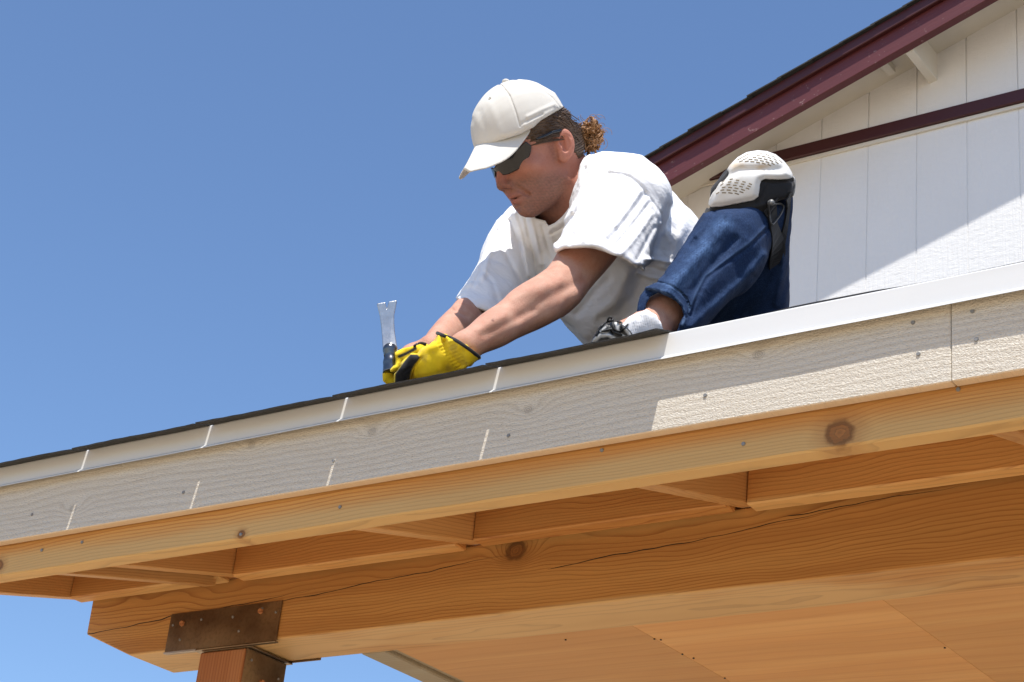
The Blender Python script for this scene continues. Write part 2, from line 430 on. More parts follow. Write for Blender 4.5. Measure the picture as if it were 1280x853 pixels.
# saddle bracket
m_steel, g = material('old_galvanised_steel')
x, y, z = g.coords(); v = g.xyz(x, y, z)
n1 = g.noise(v, 6.0, 2.0, 0.5); n2 = g.noise(v, 120.0, 3.0)
c = g.mix(n1.step(0.42, 0.62), (0.17, 0.115, 0.07), (0.36, 0.27, 0.16))
c = g.mix((n2 - 0.45).clamp(), c, (0.05, 0.035, 0.02))
setp(g, Base_Color=c, Metallic=0.85, Roughness=n1 * 0.15 + 0.3, Normal=g.bump(n2, 0.25, 0.001))
m_edge, g = material('bright_cut_steel'); setp(g, Base_Color=(0.55, 0.52, 0.46), Metallic=0.8, Roughness=0.4)
m_nail, g = material('galvanised_nail'); setp(g, Base_Color=(0.24, 0.235, 0.225), Metallic=0.4, Roughness=0.6)
def disc_mesh(name, r, h, seg=12):
    bm = bmesh.new(); bmesh.ops.create_cone(bm, cap_ends=True, segments=seg, radius1=r, radius2=r * 0.8, depth=h)
    me = bpy.data.meshes.new(name); bm.to_mesh(me); bm.free(); return me
nail_me = disc_mesh('nail', 0.0032, 0.0018); nail_me.materials.append(m_nail)
bolt_me = disc_mesh('bolt', 0.0075, 0.006, 6); bolt_me.materials.append(fir_post)
RX = Matrix.Rotation(math.pi / 2, 4, 'X')
def stud(name, me, parent, p, rot=RX): return link(name, me, None, parent, Matrix.Translation(p) @ rot)
cap = box('post_cap', m_steel, porch, (-2.974, BY0 - .0035, BZ0 - .004), (-2.646, BY0 - .0002, 2.7485), 0.001)
box('flange', m_steel, cap, (-2.974, BY0 - .006, BZ0 - .0075), (-2.646, BY0 + .006, BZ0 - .0042), 0.001)
box('seat', m_steel, cap, (-2.885, BY0 + .0065, BZ0 - .0075), (-2.727, BY1 + .004, BZ0 - .0042), 0.001)
box('back_plate', m_steel, cap, (-2.974, BY1 + .0002, BZ0 - .004), (-2.646, BY1 + .0035, 2.7485), 0.001)
box('side_plate', m_steel, cap, (-2.7385, 0.728, BZ0 - .15), (-2.7355, 0.856, BZ0 - .0085), 0.001)
box('bent_edge', m_edge, cap, (-2.972, BY0 - .0075, BZ0 - .0085), (-2.875, BY0 - .0062, BZ0 - .0045), 0.0)
for (sx, sz) in ((-2.962, 2.722), (-2.877, 2.727), (-2.783, 2.724), (-2.758, 2.69), (-2.932, 2.686), (-2.659, 2.723), (-2.70, 2.735)): stud('nail', nail_me, cap, (sx, BY0 - .0045, sz))
for (sx, sz) in ((-2.934, 2.723), (-2.703, 2.729)): stud('bolt', bolt_me, cap, (sx, BY0 - .005, sz))
for (sy, sz) in ((0.745, 2.633), (0.836, 2.617), (0.84, 2.56)): stud('nail', nail_me, cap, (-2.734, sy, sz), Matrix.Rotation(math.pi / 2, 4, 'Y'))
stud('bolt', bolt_me, cap, (-2.733, 0.786, 2.595), Matrix.Rotation(math.pi / 2, 4, 'Y'))

# rafters and blocking
RZ = lambda Y: 2.640 + PT * (Y - 0.059)          # underside of the rafters
def roof_z(Y): return 2.787 + PT * Y             # top of the deck
rx = [-3.27, -2.762, -2.122, -1.517, -0.905, -0.295, 0.315, 0.925, 1.535]
for xr in rx:
    ya, yb = 0.069, 3.66
    h = (roof_z(1) - 0.012 - RZ(1)) * math.cos(math.atan(PT)) - 0.002
    zc = lambda Y: (roof_z(Y) - 0.012 + RZ(Y)) / 2
    beam_between('rafter', fir_rafter, porch, (xr - .019, ya, zc(ya)), (xr - .019, yb, zc(yb)), 0.038, h, 0.002)
# sister piece nailed beside the second rafter
beam_between('sister_rafter', fir_rafter, porch, (-2.832, .069, RZ(.069) + .045), (-2.832, .668, RZ(.668) + .045), 0.032, 0.12, 0.002)
for a, b in zip(rx[:-1], rx[1:]):
    zb_ = 2.802 + random.uniform(-.004, .004)
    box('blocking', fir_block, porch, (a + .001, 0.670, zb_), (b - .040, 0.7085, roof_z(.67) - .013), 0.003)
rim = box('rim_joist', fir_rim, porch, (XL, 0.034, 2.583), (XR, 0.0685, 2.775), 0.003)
for (sx, sz) in ((-2.607, 2.621), (-2.502, 2.624), (-2.111, 2.591), (-1.405, 2.636), (-0.856, 2.639), (-1.9, 2.612), (-1.17, 2.61)): stud('nail', nail_me, rim, (sx, 0.0328, sz))
# deck boards above the rafters
m_deck = wood('roof_sheathing', (0.45, 0.27, 0.12), (0.38, 0.2, 0.08), (0.02, 0.5), 30.0, contrast=0.6)
beam_between('roof_deck', m_deck, porch, ((XL + XR) / 2, 0.03, roof_z(.03) - .006), ((XL + XR) / 2, 3.67, roof_z(3.67) - .006), XR - XL, 0.011, 0.0)

# fascia: primed rough-sawn
m_fascia, g = material('primed_rough_fascia')
x, y, z = g.coords(); r = g.rand()
xx = x + r * 13.0
wob = g.noise(g.xyz(xx * 2.2, 0.0, z * 9.0), 1.0, 3.0) - 0.5
zz = z + wob * 0.035
kn = None
for kx, kz in ((-1.835, .012), (-1.53, 0.0), (-1.14, 0.02), (-2.52, -.03), (-2.1, 0.03)):
    dx = x - (kx - (-2.108)); dz = z - kz
    q = (dx * dx * 900.0 + dz * dz * 3600.0) * -1.0
    e = q.f('EXPONENT'); zz = zz + e * 0.02
    d = (dx * dx * 0.6 + dz * dz).f('SQRT') * (1 / .0085)
    kn = d if kn is None else kn.f('MINIMUM', d)
ringp = (zz * 95.0 + g.noise(g.xyz(xx * 0.8, 0.0, z * 3.0), 1.0, 2.0) * 6.0).f('FRACT')
ring = ringp.step(.3, .8) * (1.0 - ringp.step(.85, 1.0))
streak = g.noise(g.xyz(xx * 28.0, 0.0, z * 330.0), 1.0, 4.0, 0.75)
speck = g.noise(g.xyz(xx * 240.0, 0.0, z * 300.0), 1.0, 3.0, 0.7)
patch = g.noise(g.xyz(xx * 4.0, 0.0, z * 18.0), 1.0, 4.0)
c = g.mix((ring * 0.5 + (streak - 0.5) * 0.9).clamp(), (0.62, 0.565, 0.47), (0.45, 0.39, 0.305))
c = g.mix((speck - 0.54).clamp() * 4.0 * (1.0 - patch * 0.6), c, (0.31, 0.21, 0.145))
c = g.mix((patch.step(.55, .75)) * 0.45, c, (0.60, 0.58, 0.53))
c = g.mix((1.0 - kn.step(.6, 1.1)) * ((kn * 3.0 + wob * 4.0).f('FRACT')) * 0.7, c, (0.20, 0.17, 0.14))
# bare fir on the underside where primer stops
geo = g.n.new('ShaderNodeNewGeometry'); sp = g.n.new('ShaderNodeSeparateXYZ'); g.l.new(geo.outputs['True Normal'], sp.inputs[0])
under = (V(g, sp.outputs[2]) * -1.0).step(0.4, 0.6)
c = g.mix(under, c, g.mix(streak, (0.60, 0.45, 0.30), (0.70, 0.56, 0.40)))
saw = g.noise(g.xyz(xx * 180.0, 0.0, (z + wob * .02) * 420.0), 1.0, 2.0, 0.7, 0.5)
setp(g, Base_Color=c, Roughness=0.45, Normal=g.bump(saw * 1.0 + streak * 0.2 + ring * 0.05, 0.8, 0.0034))
fz0, fz1 = 2.6415, 2.7845
fas = []
for a, b in ((XL, -0.8573), (-0.8566, XR)):
    fas.append(box('fascia_board', m_fascia, porch, (a, 0.012, fz0), (b, 0.031, fz1), 0.0015))
for (sx, sz) in ((-2.629, 2.685), (-2.243, 2.676), (-1.909, 2.685), (-1.562, 2.675), (-1.223, 2.684), (-0.902, 2.689), (-0.91, 2.737)): stud('nail', nail_me, fas[0], (sx, 0.0112, sz))
for (sx, sz) in ((-0.822, 2.695), (-0.827, 2.737)): stud('nail', nail_me, fas[1], (sx, 0.0112, sz))
# drip edge: bent white metal, top flange, face, kicked hem
m_drip, g = material('white_drip_metal')
x, y, z = g.coords()
n = g.noise(g.xyz(x * 3.0, y, z * 40.0), 1.0, 3.0)
c = g.mix((n - 0.45).clamp() * 0.5, (0.69, 0.69, 0.675), (0.62, 0.61, 0.575))
setp(g, Base_Color=c, Roughness=0.38, Normal=g.bump(g.noise(g.xyz(x * 1.5, y * 3.0, z * 14.0), 1.0, 2.0), 0.3, 0.006))
prof = [(0.12, roof_z(.12) + .0015), (0.0, 2.7885), (-.0008, 2.7865), (0.0, 2.752), (-.0065, 2.7465), (-.0068, 2.7445), (0.002, 2.7495), (0.004, 2.753), (0.0016, 2.7845), (0.12, roof_z(.12) + .0005)]
def drip_piece(xa, xb):
    vv = []; n = len(prof)
    nx = 40
    for i in range(nx + 1):
        X = xa + (xb - xa) * i / nx
        wv = 0.0006 * math.sin(X * 9.0) + 0.0004 * math.sin(X * 23.0 + 1)
        vv += [(X, p[0] - wv * (1 if p[0] < .05 else 0), p[1]) for p in prof]
    ff = []
    for i in range(nx):
        for j in range(n):
            k = (j + 1) % n; ff.append([i * n + j, i * n + k, (i + 1) * n + k, (i + 1) * n + j])
    c = np.mean(vv, 0); me = bpy.data.meshes.new('drip_edge')
    me.from_pydata([tuple(np.array(a) - c) for a in vv], [], ff + [list(range(n))[::-1], [nx * n + j for j in range(n)]])
    bm = bmesh.new(); bm.from_mesh(me); bmesh.ops.recalc_face_normals(bm, faces=bm.faces); bm.to_mesh(me); bm.free()
    return link('drip_edge', me, m_drip, porch, Matrix.Translation(c))
drip_piece(XL, -0.3); drip_piece(-0.2995, XR)
# felt on the deck, its edge showing along the bare stretch
def felt():
    nx = 120; vv = []; ff = []
    for i in range(nx + 1):
        X = XL + 0.02 + (XR - XL - .04) * i / nx
        d = 0.003 * math.sin(X * 5) + 0.002 * math.sin(X * 17 + 1) + (0.004 if -1.12 < X < -0.95 else 0)
        for (Y, h) in ((0.006 - d * 0.6, 0.0022), (0.006 - d * .6, 0.0034 + abs(d) * .25), (3.66, 0.0036), (3.66, 0.0024)):
            vv.append((X, Y, roof_z(Y) + h - 0.0005))
    for i in range(nx):
        for j in range(4):
            k = (j + 1) % 4; ff.append([i * 4 + j, (i + 1) * 4 + j, (i + 1) * 4 + k, i * 4 + k])
    me = bpy.data.meshes.new('felt_paper'); me.from_pydata(vv, [], ff); return link('felt_paper', me, m_felt, porch)
felt()
# shingle tabs: 12 inch tabs with open slots, overhanging the drip edge, each a little lifted
tabx = [-3.36, -3.107, -2.802, -2.4975, -2.192, -1.8885, -1.584, -1.279]
def shingle_tab(xa, xb, course, curl_end=False, up=0.0):
    nx, ny = 14, 9
    y0 = -0.040 if course == 0 else -0.036 + course * 0.127
    y1 = y0 + 0.30
    th = 0.0024
    top, bot = [], []
    for j in range(ny + 1):
        Y = y0 + (y1 - y0) * (j / ny) ** 1.3
        for i in range(nx + 1):
            u = i / nx; X = xa + (xb - xa) * u
            if j == 0: jag = 0.0012 * math.sin(X * 210 + course) * math.sin(X * 77)
            else: jag = 0
            lift = 0.0042 + course * 0.0045
            edge = max(0.0, 1 - (Y - y0) / 0.10)
            droop = -0.0072 * edge * edge
            curl = edge * (0.0006 * (0.5 - u) * 2 + 0.0005 * math.sin(X * 31 + course * 2))
            if curl_end: curl += 0.0035 * max(0, (u - 0.8) / 0.2) ** 2 * edge
            z_ = roof_z(Y) + lift + droop + curl + up
            top.append((X, Y + jag, z_ + th)); bot.append((X, Y + jag + .0006, z_))
    n = len(top); W = nx + 1; ff = []
    for j in range(ny):
        for i in range(nx):
            a = j * W + i
            ff.append([a, a + 1, a + W + 1, a + W]); ff.append([n + a, n + a + W, n + a + W + 1, n + a + 1])
    for i in range(nx):
        ff.append([i, n + i, n + i + 1, i + 1]); a = ny * W + i; ff.append([a, a + 1, n + a + 1, n + a])
    for j in range(ny):
        a = j * W; ff.append([a, a + W, n + a + W, n + a]); a = j * W + nx; ff.append([a, n + a, n + a + W, a + W])
    c = np.mean(top, 0); me = bpy.data.meshes.new('shingle'); me.from_pydata([tuple(np.array(v) - c) for v in top + bot], [], ff)
    return link('shingle', me, m_dark_shingle, porch, Matrix.Translation(c))
for i in range(len(tabx) - 1):
    shingle_tab(tabx[i] + 0.0028, tabx[i + 1] - 0.0028, 0, curl_end=(i == len(tabx) - 2))
for i in range(9):
    shingle_tab(-3.3 + i * 0.2042 + .003, -3.3 + (i + 1) * 0.2042 - .003, 1)
# porch ceiling beyond the beam: plywood sheets and a side board
jx = [-2.441, -1.862, -1.3405, -0.75, -0.14, 0.47, 1.08, 1.6]
for a, b in zip(jx[:-1], jx[1:]):
    box('ceiling_panel', ply, porch, (a + .0003, BY1 + .004, BZ0 + .003), (b - .0003, 3.66, BZ0 + .015), 0.0003)
sp_me = disc_mesh('staple', 0.0022, 0.002, 6); sp_me.materials.append(m_felt)
ctrim = box('ceiling_trim', grey_lumber, porch, (-2.537, BY1 + .004, BZ0 + .001), (-2.4705, 3.66, BZ0 + .036), 0.003)
box('ceiling_trim', grey_lumber, porch, (-2.4695, BY1 + .004, BZ0 + .010), (-2.4415, 3.66, BZ0 + .06), 0.002)
for p_ in ((707, 800), (818, 799), (826, 800), (853, 818), (867, 823), (906, 848), (945, 762), (1181, 810)):
    r_ = MC.T @ np.array([(p_[0] - 640) / FPX, (p_[1] - 426.5) / FPX, 1.0]); k_ = (BZ0 + .002 - CAM[2]) / r_[2]; q_ = CAM + r_ * k_
    stud('staple', sp_me, porch, tuple(q_), Matrix.Identity(4))

# ================================================================== DISTANCE-FIELD SCULPTING
def nrm(v): v = np.asarray(v, float); return v / np.linalg.norm(v)
def d_cone(p, a, b, ra, rb):
    a = np.asarray(a, np.float32); b = np.asarray(b, np.float32)
    ba = b - a; l2 = float(ba @ ba)
    t = np.clip(((p - a) @ ba) / l2, 0, 1)
    q = p - a - t[:, None] * ba
    return np.sqrt(np.einsum('ij,ij->i', q, q)) - (ra + (rb - ra) * t)
def d_ell(p, c, r, B=None):
    q = p - np.asarray(c, np.float32)
    if B is not None: q = q @ np.asarray(B, np.float32)          # columns of B: axes
    r = np.asarray(r, np.float32)
    k0 = np.linalg.norm(q / r, axis=1); k1 = np.linalg.norm(q / (r * r), axis=1)
    return k0 * (k0 - 1.0) / np.maximum(k1, 1e-9)
def d_box(p, c, half, B=None, rad=0.0):
    q = p - np.asarray(c, np.float32)
    if B is not None: q = q @ np.asarray(B, np.float32)
    q = np.abs(q) - (np.asarray(half, np.float32) - rad)
    return np.linalg.norm(np.maximum(q, 0), axis=1) + np.minimum(q.max(1), 0) - rad
def smin(a, b, k):
    h = np.maximum(k - np.abs(a - b), 0) / k
    return np.minimum(a, b) - h * h * k * 0.25
def smax(a, b, k): return -smin(-a, -b, k)
def chain(p, pts, rad, k=0.0):
    d = None
    for i in range(len(pts) - 1):
        e = d_cone(p, pts[i], pts[i + 1], rad[i], rad[i + 1])
        d = e if d is None else (smin(d, e, k) if k else np.minimum(d, e))
    return d
def poly2d(px, py, poly):
    """signed distance in pixels to a closed outline, negative inside"""
    P_ = np.asarray(poly, np.float32); n = len(P_)
    d = np.full(px.shape, 1e9, np.float32); s = np.ones(px.shape, bool)
    for i in range(n):
        a = P_[i]; b = P_[(i + 1) % n]; ex, ey = b - a
        wx, wy = px - a[0], py - a[1]
        t = np.clip((wx * ex + wy * ey) / (ex * ex + ey * ey + 1e-9), 0, 1)
        d = np.minimum(d, (wx - ex * t) ** 2 + (wy - ey * t) ** 2)
        c = (a[1] <= py) != (b[1] <= py)
        s ^= c & (px < a[0] + ex * (py - a[1]) / (ey if abs(ey) > 1e-9 else 1e-9))
    return np.sqrt(d) * np.where(s, 1, -1)
def outline(p, poly):
    px, py, t = pixels(p); return poly2d(px, py, poly) * t / FPX
def stroke(p, line, wpx, closed=False):
    """gaussian weight of a traced crease, in pixels"""
    px, py, t = pixels(p); L = np.asarray(line, np.float32)
    d = np.full(px.shape, 1e9, np.float32); 
    for i in range(len(L) - 1):
        a, b = L[i], L[i + 1]; ex, ey = b - a; wx, wy = px - a[0], py - a[1]
        tt = np.clip((wx * ex + wy * ey) / (ex * ex + ey * ey + 1e-9), 0, 1)
        d = np.minimum(d, (wx - ex * tt) ** 2 + (wy - ey * tt) ** 2)
    return np.exp(-d / (wpx * wpx))
def waves(p, freq, seed, octaves=3, stretch=None):
    """cheap smooth noise from warped sines, about -1..1"""
    r = np.random.default_rng(seed); q = p.astype(np.float32) * np.float32(freq)
    if stretch is not None: q = q @ np.asarray(stretch, np.float32)
    out = np.zeros(len(p), np.float32); amp = 1.0; tot = 0
    for o in range(octaves):
        for k in range(3):
            d = r.normal(size=3); d /= np.linalg.norm(d); d2 = r.normal(size=3); d2 /= np.linalg.norm(d2)
            ph, ph2 = r.uniform(0, 6.28, 2)
            out += amp * np.sin(q @ d.astype(np.float32) * 6.28 + ph + 1.6 * np.sin(q @ d2.astype(np.float32) * 3.7 + ph2))
        tot += amp * 1.7; amp *= 0.5; q = q * np.float32(2.03)
    return out / tot
def sculpt(fn, lo, hi, h, newton=1):
    lo = np.asarray(lo, float); hi = np.asarray(hi, float)
    nb = np.ceil((hi - lo) / (8 * h)).astype(int); D = nb * 8 + 1
    bi = np.stack(np.meshgrid(*[np.arange(k) for k in nb], indexing='ij'), -1).reshape(-1, 3)
    cen = (lo + (bi + 0.5) * 8 * h).astype(np.float32)
    v = fn(cen); act = bi[np.abs(v) < 8 * h * 0.87 * 1.5 + 0.012]
    val = np.full(D[0] * D[1] * D[2], 1.0, np.float32)
    S = np.array([D[1] * D[2], D[2], 1])
    o9 = np.stack(np.meshgrid(*[np.arange(9)] * 3, indexing='ij'), -1).reshape(-1, 3)
    for i in range(0, len(act), 600):
        idx = (act[i:i + 600, None] * 8 + o9[None]).reshape(-1, 3)
        u = np.unique(idx @ S)
        ii = np.stack([u // S[0], (u // S[1]) % D[1], u % D[2]], -1)
        val[u] = fn((lo + ii * h).astype(np.float32))
    o8 = np.stack(np.meshgrid(*[np.arange(8)] * 3, indexing='ij'), -1).reshape(-1, 3)
    cid = ((act[:, None] * 8 + o8[None]).reshape(-1, 3)) @ S
    corners = np.array([[a, b, c] for a in (0, 1) for b in (0, 1) for c in (0, 1)])
    cv = np.stack([val[cid + c @ S] for c in corners], 1)
    mixed = (cv < 0).any(1) & (cv >= 0).any(1)
    cid = np.sort(cid[mixed]); cv = np.stack([val[cid + c @ S] for c in corners], 1)
    pos = np.zeros((len(cid), 3)); cnt = np.zeros(len(cid))
    for a in range(8):
        for b in range(a + 1, 8):
            if np.abs(corners[a] - corners[b]).sum() != 1: continue
            m = (cv[:, a] < 0) != (cv[:, b] < 0)
            t = cv[:, a] / np.where(m, cv[:, a] - cv[:, b], 1)
            pos += np.where(m[:, None], corners[a] + (corners[b] - corners[a]) * t[:, None], 0); cnt += m
    base = np.stack([cid // S[0], (cid // S[1]) % D[1], cid % D[2]], -1)
    verts = lo + (base + pos / cnt[:, None]) * h
    faces = []
    for ax in range(3):
        b_, c_ = (ax + 1) % 3, (ax + 2) % 3
        e = val[cid + S[ax]]; m = (cv[:, 0] < 0) != (e < 0)
        k = cid[m]; q = np.stack([k, k - S[b_], k - S[b_] - S[c_], k - S[c_]], 1)
        j = np.searchsorted(cid, q); j = np.minimum(j, len(cid) - 1)
        ok = (cid[j] == q).all(1); j = j[ok]; inside = cv[m, 0][ok] < 0
        j = np.where(inside[:, None], j[:, ::-1], j)
        faces.append(j[:, ::-1])
    faces = np.concatenate(faces)
    a_, b_, c_ = verts[faces[:, 0]], verts[faces[:, 1]], verts[faces[:, 2]]
    if np.einsum('ij,ij->i', a_ - verts.mean(0), np.cross(b_ - verts.mean(0), c_ - verts.mean(0))).sum() < 0: faces = faces[:, ::-1].copy()
    for _ in range(newton): verts = newton_step(fn, verts, h)
    return verts, faces
def near_any(v, c, h):
    """vertices sharing a grid cell with one of the picked faces"""
    key = lambda a: (np.floor(a / (2 * h)).astype(np.int64) @ np.array([73856093, 19349663, 83492791]))
    return np.isin(key(v), np.unique(key(c)))
def newton_step(fn, verts, h):
    P_ = verts.astype(np.float32); f0 = fn(P_); e = h * 0.5
    gr = np.stack([(fn(P_ + np.float32(e) * np.eye(3, dtype=np.float32)[i]) - f0) / e for i in range(3)], 1)
    st = -f0[:, None] * gr / np.maximum((gr * gr).sum(1), 0.3)[:, None]
    l = np.linalg.norm(st, axis=1); st *= np.minimum(1, 0.6 * h / np.maximum(l, 1e-9))[:, None]
    return verts + st
def sculpt_obj(name, fn, lo, hi, h, mat, parent, color=None, fine=None, label=None, newton=1, _=None):
    t0 = _t.time(); v, f = sculpt(fn, lo, hi, h, newton)
    c = v.mean(0)
    me = raw_mesh(name, v - c, f)
    if fine is not None:
        me.calc_loop_triangles() if False else None
        cn = np.zeros(len(me.polygons) * 3, np.float32); me.polygons.foreach_get('center', cn); cn = cn.reshape(-1, 3) + c
        nn = np.zeros(len(me.polygons) * 3, np.float32); me.polygons.foreach_get('normal', nn); nn = nn.reshape(-1, 3)
        pick = ((cn - CAM) * nn).sum(1) < .02
        if callable(fine): pick &= fine(cn.astype(np.float32))
        bm = bmesh.new(); bm.from_mesh(me); bm.faces.ensure_lookup_table()
        ed = set()
        for i in np.nonzero(pick)[0]: ed.update(bm.faces[i].edges)
        n0 = len(bm.verts)
        bmesh.ops.subdivide_edges(bm, edges=list(ed), cuts=1, use_grid_fill=True)
        bm.to_mesh(me); bm.free()
        vv = np.zeros(len(me.vertices) * 3, np.float32); me.vertices.foreach_get('co', vv); vv = vv.reshape(-1, 3).astype(float) + c
        tc = np.zeros(len(vv), bool); tc[n0:] = True
        sel = np.nonzero(tc | near_any(vv, cn[pick], h))[0]
        for _i in range(2): vv[sel] = newton_step(fn, vv[sel], h * .5)
        me.vertices.foreach_set('co', (vv - c).astype(np.float32).ravel()); me.update()
        me.polygons.foreach_set('use_smooth', np.full(len(me.polygons), True))
        v = vv
    if color is not None: set_color(me, color(v))
    o = link(name, me, mat, parent, Matrix.Translation(c), label=label)
    print('sculpt', name, len(v), round(_t.time() - t0, 1))
    return o
import time as _t
def bounds(pts, pad):
    p = np.asarray(pts); return p.min(0) - pad, p.max(0) + pad

# ================================================================== MATERIALS FOR THE MAN
def cloth(name, col, fine=900.0, bump=0.25, rough=0.9, var=0.12, attr=False, sheen=0.1, crease=0.0):
    m, g = material(name)
    x, y, z = g.coords(); v = g.xyz(x, y, z)
    n = g.noise(v, 60.0, 4.0); f_ = g.noise(v, fine, 2.0)
    base = g.attr('col') if attr else None
    c = g.mix((n - 0.4).clamp() * var * 4, base if attr else col, tuple(a * 0.8 for a in col) if not attr else g.mix(1.0, base, (0.75, 0.75, 0.75), 'MULTIPLY'))
    setp(g, Base_Color=c, Roughness=rough, Normal=g.bump(f_ * 0.5 + n * 0.6, bump, 0.002))
    if crease:
        d1 = g.noise(g.xyz(x * 26.0 + n * 0.8, y * 26.0, z * 60.0), 1.0, 4.0, 0.6, 0.8); d2 = g.noise(v, 13.0, 3.0, 0.5, 1.2)
        nb = g.bump(d1 * 0.5 + (d2 - 0.5).f('ABSOLUTE') * -1.6, crease, 0.006); n2_ = g.bump(f_ * 0.5 + n * 0.6, bump, 0.002, nb)
        setp(g, Normal=n2_)
    g.b.inputs['Sheen Weight'].default_value = sheen; g.b.inputs['Specular IOR Level'].default_value = 0.2
    return m
m_shirt = cloth('white_cotton', (0.82, 0.82, 0.825), 1100.0, 0.25, var=.06, crease=0.45)
m_cap = cloth('cream_twill', (0.61, 0.585, 0.53), 1500.0, 0.2, var=0.1)
m_sock = cloth('white_ribbed_sock', (0.78, 0.78, 0.79), 700.0, 0.4)
m_glove = cloth('yellow_glove', (0.8, 0.55, 0.02), 500.0, 0.35, attr=True, rough=0.8)
m_black = cloth('black_neoprene', (0.018, 0.018, 0.019), 600.0, 0.35, rough=0.75)
m_jean, g = material('blue_denim')
x, y, z = g.coords(); v = g.xyz(x, y, z)
tw = g.noise(g.xyz(x * 700.0, y * 700.0, z * 260.0), 1.0, 2.0)
n = g.noise(v, 24.0, 4.0, 0.6)
base = g.attr('col')
c = g.mix((tw - 0.42).clamp() * 1.6, base, (0.045, 0.085, 0.175))
c = g.mix((n - 0.45).clamp() * 0.8, c, (0.006, 0.014, 0.04))
setp(g, Base_Color=c, Roughness=0.85, Normal=g.bump(tw * 0.8 + n * 0.2, 0.4, 0.0016, g.bump((g.noise(v, 15.0, 3.0, 0.5, 1.0) - 0.5).f('ABSOLUTE') * -1.5 + g.noise(v, 34.0, 3.0) * 0.5, 0.5, 0.006))); g.b.inputs['Specular IOR Level'].default_value = 0.15
m_skin, g = material('tanned_skin')
x, y, z = g.coords(); v = g.xyz(x, y, z)
n = g.noise(v, 45.0, 4.0, 0.6); p_ = g.noise(v, 420.0, 3.0, 0.7); k = g.noise(v, 160.0, 2.0)
base = g.attr('col')
c = g.mix((n - 0.42).clamp() * 1.1, base, g.mix(1.0, base, (0.84, 0.62, 0.56), 'MULTIPLY'))
c = g.mix((p_ - 0.5).clamp() * 1.2, c, g.mix(1.0, base, (0.62, 0.46, 0.40), 'MULTIPLY'))
c = g.mix((k.step(0.66, 0.74)) * 0.25, c, g.mix(1.0, base, (0.55, 0.4, 0.32), 'MULTIPLY'))
setp(g, Base_Color=c, Roughness=0.6, Normal=g.bump(p_ * 0.7 + n * 0.6, 0.5, 0.0026))
g.b.inputs['Subsurface Weight'].default_value = 0.12; g.b.inputs['Subsurface Radius'].default_value = (0.012, 0.005, 0.003); g.b.inputs['Subsurface Scale'].default_value = 0.6
g.b.inputs['Specular IOR Level'].default_value = 0.28
def hair_mat(name, a, b):
    m, g = material(name); x, y, z = g.coords()
    n = g.noise(g.xyz(x, y, z), 90.0, 4.0)
    setp(g, Base_Color=g.mix(n, a, b), Roughness=0.38); g.b.inputs['Specular IOR Level'].default_value = 0.35
    return m
m_hair = hair_mat('dark_brown_hair', (0.028, 0.017, 0.012), (0.14, 0.085, 0.05))
m_curl = hair_mat('sunlit_brown_curls', (0.13, 0.058, 0.022), (0.46, 0.235, 0.095))
m_lens, g = material('smoked_lens'); setp(g, Base_Color=(0.010, 0.011, 0.014), Roughness=0.08); g.b.inputs['Specular IOR Level'].default_value = 0.5
m_frame, g = material('glossy_black_plastic'); setp(g, Base_Color=(0.01, 0.01, 0.012), Roughness=0.2)
m_shell, g = material('cream_hard_plastic')
x, y, z = g.coords(); v = g.xyz(x, y, z); n = g.noise(v, 18.0, 5.0, 0.65); s_ = g.attr('col')
c = g.mix(n.step(0.45, 0.75) * 0.35, s_, (0.55, 0.42, 0.24))
setp(g, Base_Color=c, Roughness=0.38, Normal=g.bump(g.noise(v, 140.0, 3.0), 0.12, 0.001))
m_slot, g = material('dark_vent_slot'); setp(g, Base_Color=(0.27, 0.22, 0.15), Roughness=0.9)
m_buckle, g = material('dark_buckle'); setp(g, Base_Color=(0.05, 0.05, 0.05), Roughness=0.4)
m_rivet, g = material('rivet_metal'); setp(g, Base_Color=(0.20, 0.20, 0.195), Metallic=0.6, Roughness=0.5)
m_shoe, g = material('black_and_white_sneaker'); setp(g, Base_Color=g.attr('col'), Roughness=0.5)
m_lace, g = material('black_lace'); setp(g, Base_Color=(0.012, 0.012, 0.012), Roughness=0.6)
m_forged, g = material('forged_steel'); x, y, z = g.coords(); v = g.xyz(x, y, z)
n = g.noise(v, 70.0, 4.0); k = g.noise(v, 600.0, 2.0)
setp(g, Base_Color=g.mix(n, (0.26, 0.265, 0.27), (0.52, 0.53, 0.54)), Metallic=0.9, Roughness=k * 0.15 + 0.27, Normal=g.bump(n, 0.12, 0.002))
m_polished, g = material('dark_polished_steel'); x, y, z = g.coords(); v = g.xyz(x, y, z)
setp(g, Base_Color=g.mix(g.noise(v, 60.0, 3.0), (0.09, 0.09, 0.095), (0.20, 0.20, 0.20)), Metallic=0.95, Roughness=0.24)
m_grip, g = material('black_rubber_grip'); setp(g, Base_Color=(0.02, 0.02, 0.02), Roughness=0.7)

# ================================================================== THE MAN
man = thing('person', (-1.63, 0.7, 2.975), 'man in a white t-shirt and cap crouched on the porch roof, bent over his hammer', 'person')
